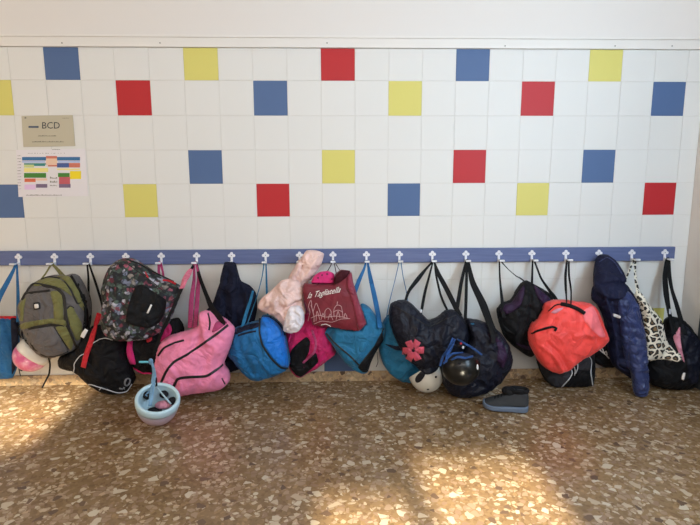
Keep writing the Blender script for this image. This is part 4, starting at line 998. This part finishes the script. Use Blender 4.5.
loopstrap('carry_strap', 15, [(533, 330, -.11, .014), (532, 310, -.075, .014), (532, 284, -.06, .014)], [(541, 278, -.075, .013), (549, 290, -.12, .018), (557, 302, -.14, .024), (562, 332, -.16, .024)], M['black'], t, w=.012)

# 22 coral duffel
t = hang('duffel_bag', 'bright coral red duffel bag with black handles', 'duffel bag', 16)
b = Puff('bag_body', [(531, 335), (534, 326), (540, 320), (545, 312), (548, 305), (556, 301.5), (570, 301), (582, 303), (592, 304), (597, 310), (601, 322), (607, 337), (602, 345), (590, 353), (576, 362), (566, 370), (557, 373), (548, 370), (541, 364), (535, 354), (531, 344)],
         -.27, .11, M['coral'], t, q=.28, wr=.0045, wscale=9, B=.08, folds=[([(536, 342), (546, 350), (556, 366)], .014, .010), ([(541, 338), (552, 348), (562, 364)], -.012, .009), ([(566, 330), (585, 330), (603, 337)], .010, .016), ([(550, 316), (545, 324), (536, 328)], -.014, .010), ([(584, 308), (580, 326), (590, 345)], .008, .012)])
b.patch('end_panel', [(582, 312), (592, 306), (596, 312), (600, 323), (605, 336), (600, 337), (592, 330), (585, 322)], M['coral_light'], label='end panel with the highlight in its paler pink')
b.patch('label_patch', [(551, 312.5), (556, 309), (563, 307.5), (561, 310), (555, 313.5)], M['softpink'], off=.004, label='pale label strip')
b.line('handle', [(548, 311), (555, 305), (562, 303.5)], .008, M['black'], off=.006, t=.006)
b.line('handle', [(560, 303.5), (568, 305), (577, 308.5), (584, 313)], .022, M['black'], off=.01, t=.012)
b.line('handle', [(531, 333), (537, 330.5), (545, 328), (552, 326.5), (556, 328), (554, 330.5)], .013, M['black'], off=.007, t=.007)
loopstrap('carry_strap', 16, [(567, 306, -.36, .016), (566, 292, -.2, .018), (565.5, 276, -.09, .017)], [(569, 275, -.09, .013), (571, 290, -.2, .014), (571, 306, -.36, .014)], M['black'], t, w=.013)

# 24 black bag with white lettering, low behind the coat
p = at(600, 352, -.1)
t = thing('boot_bag', 'small black bag with white marks wedged between coral duffel and navy coat', 'bag', (HX[17]-.03, -.05, RZ0))
b = Puff('bag_body', [(588, 346), (596, 338), (612, 330), (624, 340), (626, 356), (618, 366), (606, 368), (597, 364), (591, 357)], -.095, .05, M['blackfab'], t, B=.04)
for pl in ([(597.5, 348), (601, 351), (606, 355), (609, 358.5)], [(600, 350.5), (600.5, 347), (603, 350), (603, 353)], [(604, 353), (606, 351), (607, 355)]):
    b.line('white_print', pl, .0075, M['print_white'], t=.002)
strap('carry_strap', [(606, 336, -.13, .012), (604, 300, -.075, .012), (602, 276, -.06, .012), (HP(17, -.012, .002, -.045), .008)], M['black'], t)

# 25 navy puffer coat
def quilt(pitch, x0, z0, slope, amp=.008):
    def f(X, Z):
        s_ = ((Z-z0)+slope*(X-x0))/pitch
        fr = np.abs(s_-np.floor(s_)-.5)*2      # 1 at the seam
        return amp*(1-fr**2.2)-.004
    return f
t = hang('puffer_coat', 'navy quilted puffer coat hung by its hood, one sleeve reaching the floor', 'coat', 17)
z_ = at(620, 340, -.2)
b = Puff('coat_body', [(594, 289), (600, 282), (612, 280), (624, 282), (631, 291), (639, 303), (643, 322), (645, 345), (645, 366), (642, 374), (634, 380), (624, 374), (614, 366), (610, 352), (609, 334), (605, 318), (599, 306), (593, 300)],
         -.19, .085, M['puffer_dark'], t, q=.45, wr=.005, B=.07, disp=quilt(.052, z_[0], z_[2], .15), folds=[([(606, 296), (612, 320), (616, 356)], -.016, .012)])
b.patch('front_panel', [(624, 290), (630, 293), (637, 304), (641, 322), (643, 345), (642, 366), (636, 374), (628, 368), (622, 345), (620, 320), (618, 304)], M['puffer'], T=.012)
b.patch('chest_label', [(613, 313.5), (619.5, 315.5), (619, 318), (613, 316)], M['print_white'], off=.012, T=.001, label='small white label')
sl_ = Puff('sleeve', [(624, 292), (631, 294), (638, 305), (643, 325), (646, 350), (648, 374), (648, 389), (645, 397), (639, 398), (635, 394), (633, 378), (629, 356), (624, 334), (618, 314), (619, 300)],
           -.27, .05, M['puffer'], t, q=.42, wr=.006, B=.05, dip=.16, disp=quilt(.052, z_[0], z_[2], .12, .006))
sl_.line('cuff_seam', [(635, 393), (641, 394.5), (648, 393)], .006, M['puffer_dark'])
hd = Puff('hood', [(599, 257), (602, 254.5), (609, 255), (616, 261), (622, 271), (626, 283), (627, 294), (618, 300), (604, 299), (596, 290), (596, 276), (597, 265)], -.16, .075, M['puffer_dark'], t, q=.5, B=.08, wr=.006, dip=.8, ten=.2,
          folds=[([(597, 283), (612, 280), (625, 283)], -.022, .007), ([(602, 257), (613, 264), (622, 280)], .010, .01), ([(598, 270), (606, 274), (616, 276)], .008, .01)])
hd.line('hood_seam', [(599, 262), (607, 257.5), (615, 263), (622, 274)], .005, M['puffer'])
strap('front_placket', [(606, 298, -.28, .012), (612, 316, -.295, .012), (616, 340, -.29, .012), (618, 366, -.27, .012)], M['puffer_dark'], t, .006)

# 27 black duffel at right end
t = hang('duffel_bag', 'black duffel bag with a pink triangular lining at the right end', 'duffel bag', 19)
b = Puff('bag_body', [(648, 356), (656, 346), (666, 330), (667, 321), (674, 317), (684, 320), (692, 330), (700, 342), (704, 352), (704, 372), (698, 384), (690, 391), (678, 391), (664, 388), (652, 385), (646, 376)],
         -.19, .11, M['blackfab'], t, q=.42, B=.08, wr=.007, sx=-.0)
b.patch('side_panel', [(682, 324), (692, 332), (700, 344), (702, 360), (696, 378), (690, 384), (686, 360), (680, 338)], M['navy2'], T=.006)
b.patch('pink_lining', [(673, 337), (677, 331), (679.5, 327), (680, 340), (682, 352), (684, 362), (680, 356), (676, 346)], M['softpink'], off=.006, label='soft pink lining')
b.patch('white_tag', [(681, 379), (682.5, 373.5), (684.5, 372.5), (684, 376.5), (682.5, 380)], M['print_white'], off=.008, label='white tag')
b.line('fold_piping', [(683, 342), (692, 354), (698, 370), (696, 380)], .004, M['darkgrey'])
loopstrap('carry_strap', 19, [(674, 334, -.30, .026), (669.5, 314, -.22, .028), (666.5, 296, -.14, .038), (665, 277, -.085, .034)], [(669.5, 276, -.09, .026), (672, 290, -.12, .022), (677, 306, -.18, .03), (685, 334, -.30, .034)], M['black'], t, w=.026, sp=.006)
strap('buckle', [(670, 309, -.215, .010), (670, 314, -.225, .010)], M['ltgrey'], t, .005)

# 26 leopard bag
t = hang('tote_bag', 'cream and black leopard print tote bag beside the navy coat', 'bag', 18)
b = Puff('bag_body', [(633, 312), (635, 300), (637, 290), (642, 293), (648, 302), (654, 310), (661, 318), (663, 327), (666, 338), (670, 348), (675, 351), (676, 357), (672, 359), (662, 358), (650, 361), (638, 364), (635, 350), (634, 330)],
         -.25, .05, M['leopard'], t, B=.04, wr=.005, folds=[([(640, 300), (650, 325), (656, 350)], .01, .012)])
loopstrap('strap', 18, [(632, 290, -.22, .010), (624.5, 284, -.16, .012), (628, 274, -.1, .013)], [(635, 272, -.09, .016), (636.5, 284, -.15, .022), (640, 300, -.25, .034)], M['leopard'], t, w=.015)

# 19b shoe on the floor
cx0 = at(508, 400, -.44)
t = thing('trainer', 'dark grey trainer with blue grey sole on the floor beside the big navy bag', 'shoe', (cx0[0], -.44, 0))
def shoe():
    # long axis: toe to the lower left front, heel at right
    L = .24; ax = np.array([.92, -.26, 0]); ax /= np.linalg.norm(ax); sd = np.array([-ax[1], ax[0], 0])
    heel = np.array([cx0[0]+.092, -.485, 0]); toe = heel-ax*L
    tilt = .0
    secs = [(-.035, .010, .058), (.0, .026, .070), (.05, .034, .080), (.14, .037, .082), (.26, .036, .076), (.42, .036, .066), (.58, .041, .050), (.75, .044, .034), (.88, .038, .026), (.96, .026, .018), (1.0, .010, .010)]
    def loft(name, lo, hi, grow, mat, top_shrink, open_=None):
        v = []; f = []; K = 16
        rings = []
        for (u, w, h) in secs:
            c = heel+(toe-heel)*u; zb = lo(u); zt = hi(u, h)
            for lev, (zz, ww) in enumerate([(zb, w+grow), (zb+(zt-zb)*.35, w+grow), (zb+(zt-zb)*.75, (w+grow)*(1-top_shrink*.5)), (zt, (w+grow)*(1-top_shrink))]): rings.append((c, zz, ww))
        n = len(secs)
        # closed section of 8 points : left side up, right side down
        v = []
        for i in range(n):
            q = rings[i*4:i*4+4]
            for (c, zz, ww) in q: v.append(c-sd*ww+np.array([0, 0, zz]))
            for (c, zz, ww) in q[::-1]: v.append(c+sd*ww+np.array([0, 0, zz]))
        for i in range(n-1):
            for k in range(8):
                a = i*8+k; b_ = i*8+(k+1) % 8; f.append((a, b_, b_+8, a+8))
        f.append(tuple(range(8))[::-1]); f.append(tuple((n-1)*8+k for k in range(8)))
        o = mesh_obj(name, v, f, mat, t, True)
        md = o.modifiers.new('soft', 'SUBSURF'); md.levels = 2; md.render_levels = 2
        return o
    secs = [(u, w*1.25, h*1.3) for (u, w, h) in secs]
    spring = lambda u: .012*max(0, (u-.75)/.25)**2+.004*max(0, (.1-u)/.1)
    loft('sole', lambda u: .001+spring(u), lambda u, h: .042-.008*u+spring(u), .006, M['sole'], .02)
    loft('upper', lambda u: .024+spring(u), lambda u, h: h+.018, -.001, M['shoegrey'], .42)
    c = heel+(toe-heel)*.2; B2 = basis((0, 0, 1), ax)
    lathe('collar', c+np.array([0, 0, .118]), B2, [(.052, -.01), (.058, .006), (.052, .016), (.044, .010), (.038, -.02), (.0, -.022)], M['blackfab'], t, 28, .62, label='black padded collar')
    ellipsoid('tongue', heel+(toe-heel)*.40+np.array([0, 0, .105]), (.045, .03, .03), M['blackfab'], t, 16, rot=basis((.3, 0, .9), ax), label='black tongue')
    for k in range(5):
        u = .44+.07*k; c = heel+(toe-heel)*u; h = np.interp(u, [s_[0] for s_ in secs], [s_[2] for s_ in secs])+.020
        sweep('lace', [c-sd*.02+np.array([0, 0, h-.006]), c+np.array([0, 0, h+.003]), c+sd*.02+np.array([0, 0, h-.006])], [.007]*3, .005, M['black'], t, up=np.array([0, 0, 1.]))
    c1 = heel+(toe-heel)*.03; sweep('pull_tab', [c1+np.array([0, 0, .06]), c1+np.array([.004, 0, .085]), c1+np.array([.008, 0, .1])], [.012]*3, .004, M['shoegrey'], t)
shoe()

# ------------------------------------------------------------------ let straps and sewn-on pieces lie against their neighbours instead of inside them
def root_of(o):
    while o.parent: o = o.parent
    return o
bpy.context.view_layer.update()
bodies = {id(p.o) for p in PUFFS if hasattr(p, 'o')}
for o in list(COL.objects):
    if o.type != 'MESH' or not o.parent or any(o == p.o for p in PUFFS if hasattr(p, 'o')): continue
    r = root_of(o)
    if r.get('category') not in ('bag', 'backpack', 'duffel bag', 'tote bag', 'jacket', 'coat', 'helmet') or (r['category'] == 'helmet' and 'strap' not in o.name): continue
    off = LOC[o.name]; n = len(o.data.vertices)
    co = np.empty(n*3); o.data.vertices.foreach_get('co', co); co = co.reshape(-1, 3)+off
    lo, hi = co.min(0), co.max(0); moved = False
    for _ in range(2):
        for p in PUFFS:
            if p.root == r.name or p.lo[0] > hi[0] or p.hi[0] < lo[0] or p.lo[1] > hi[2] or p.hi[1] < lo[2]: continue
            ins, f, b = p.cover(co[:, 0], co[:, 2])
            bad = ins & (co[:, 1] > f-.003) & (co[:, 1] < b+.003)
            if not bad.any(): continue
            front = np.mean(co[bad, 1]-f[bad]) < np.mean(b[bad]-co[bad, 1])
            t_ = .3*np.clip((co[:, 1]-f)/(b-f+1e-6), 0, 1)*.01
            room = b < -.034
            co[:, 1] = np.where(bad, np.where(front | ~room, f-.006+t_, b+.005+t_), co[:, 1]); moved = True
    if moved:
        o.data.vertices.foreach_set('co', (co-off).ravel()); o.data.update()
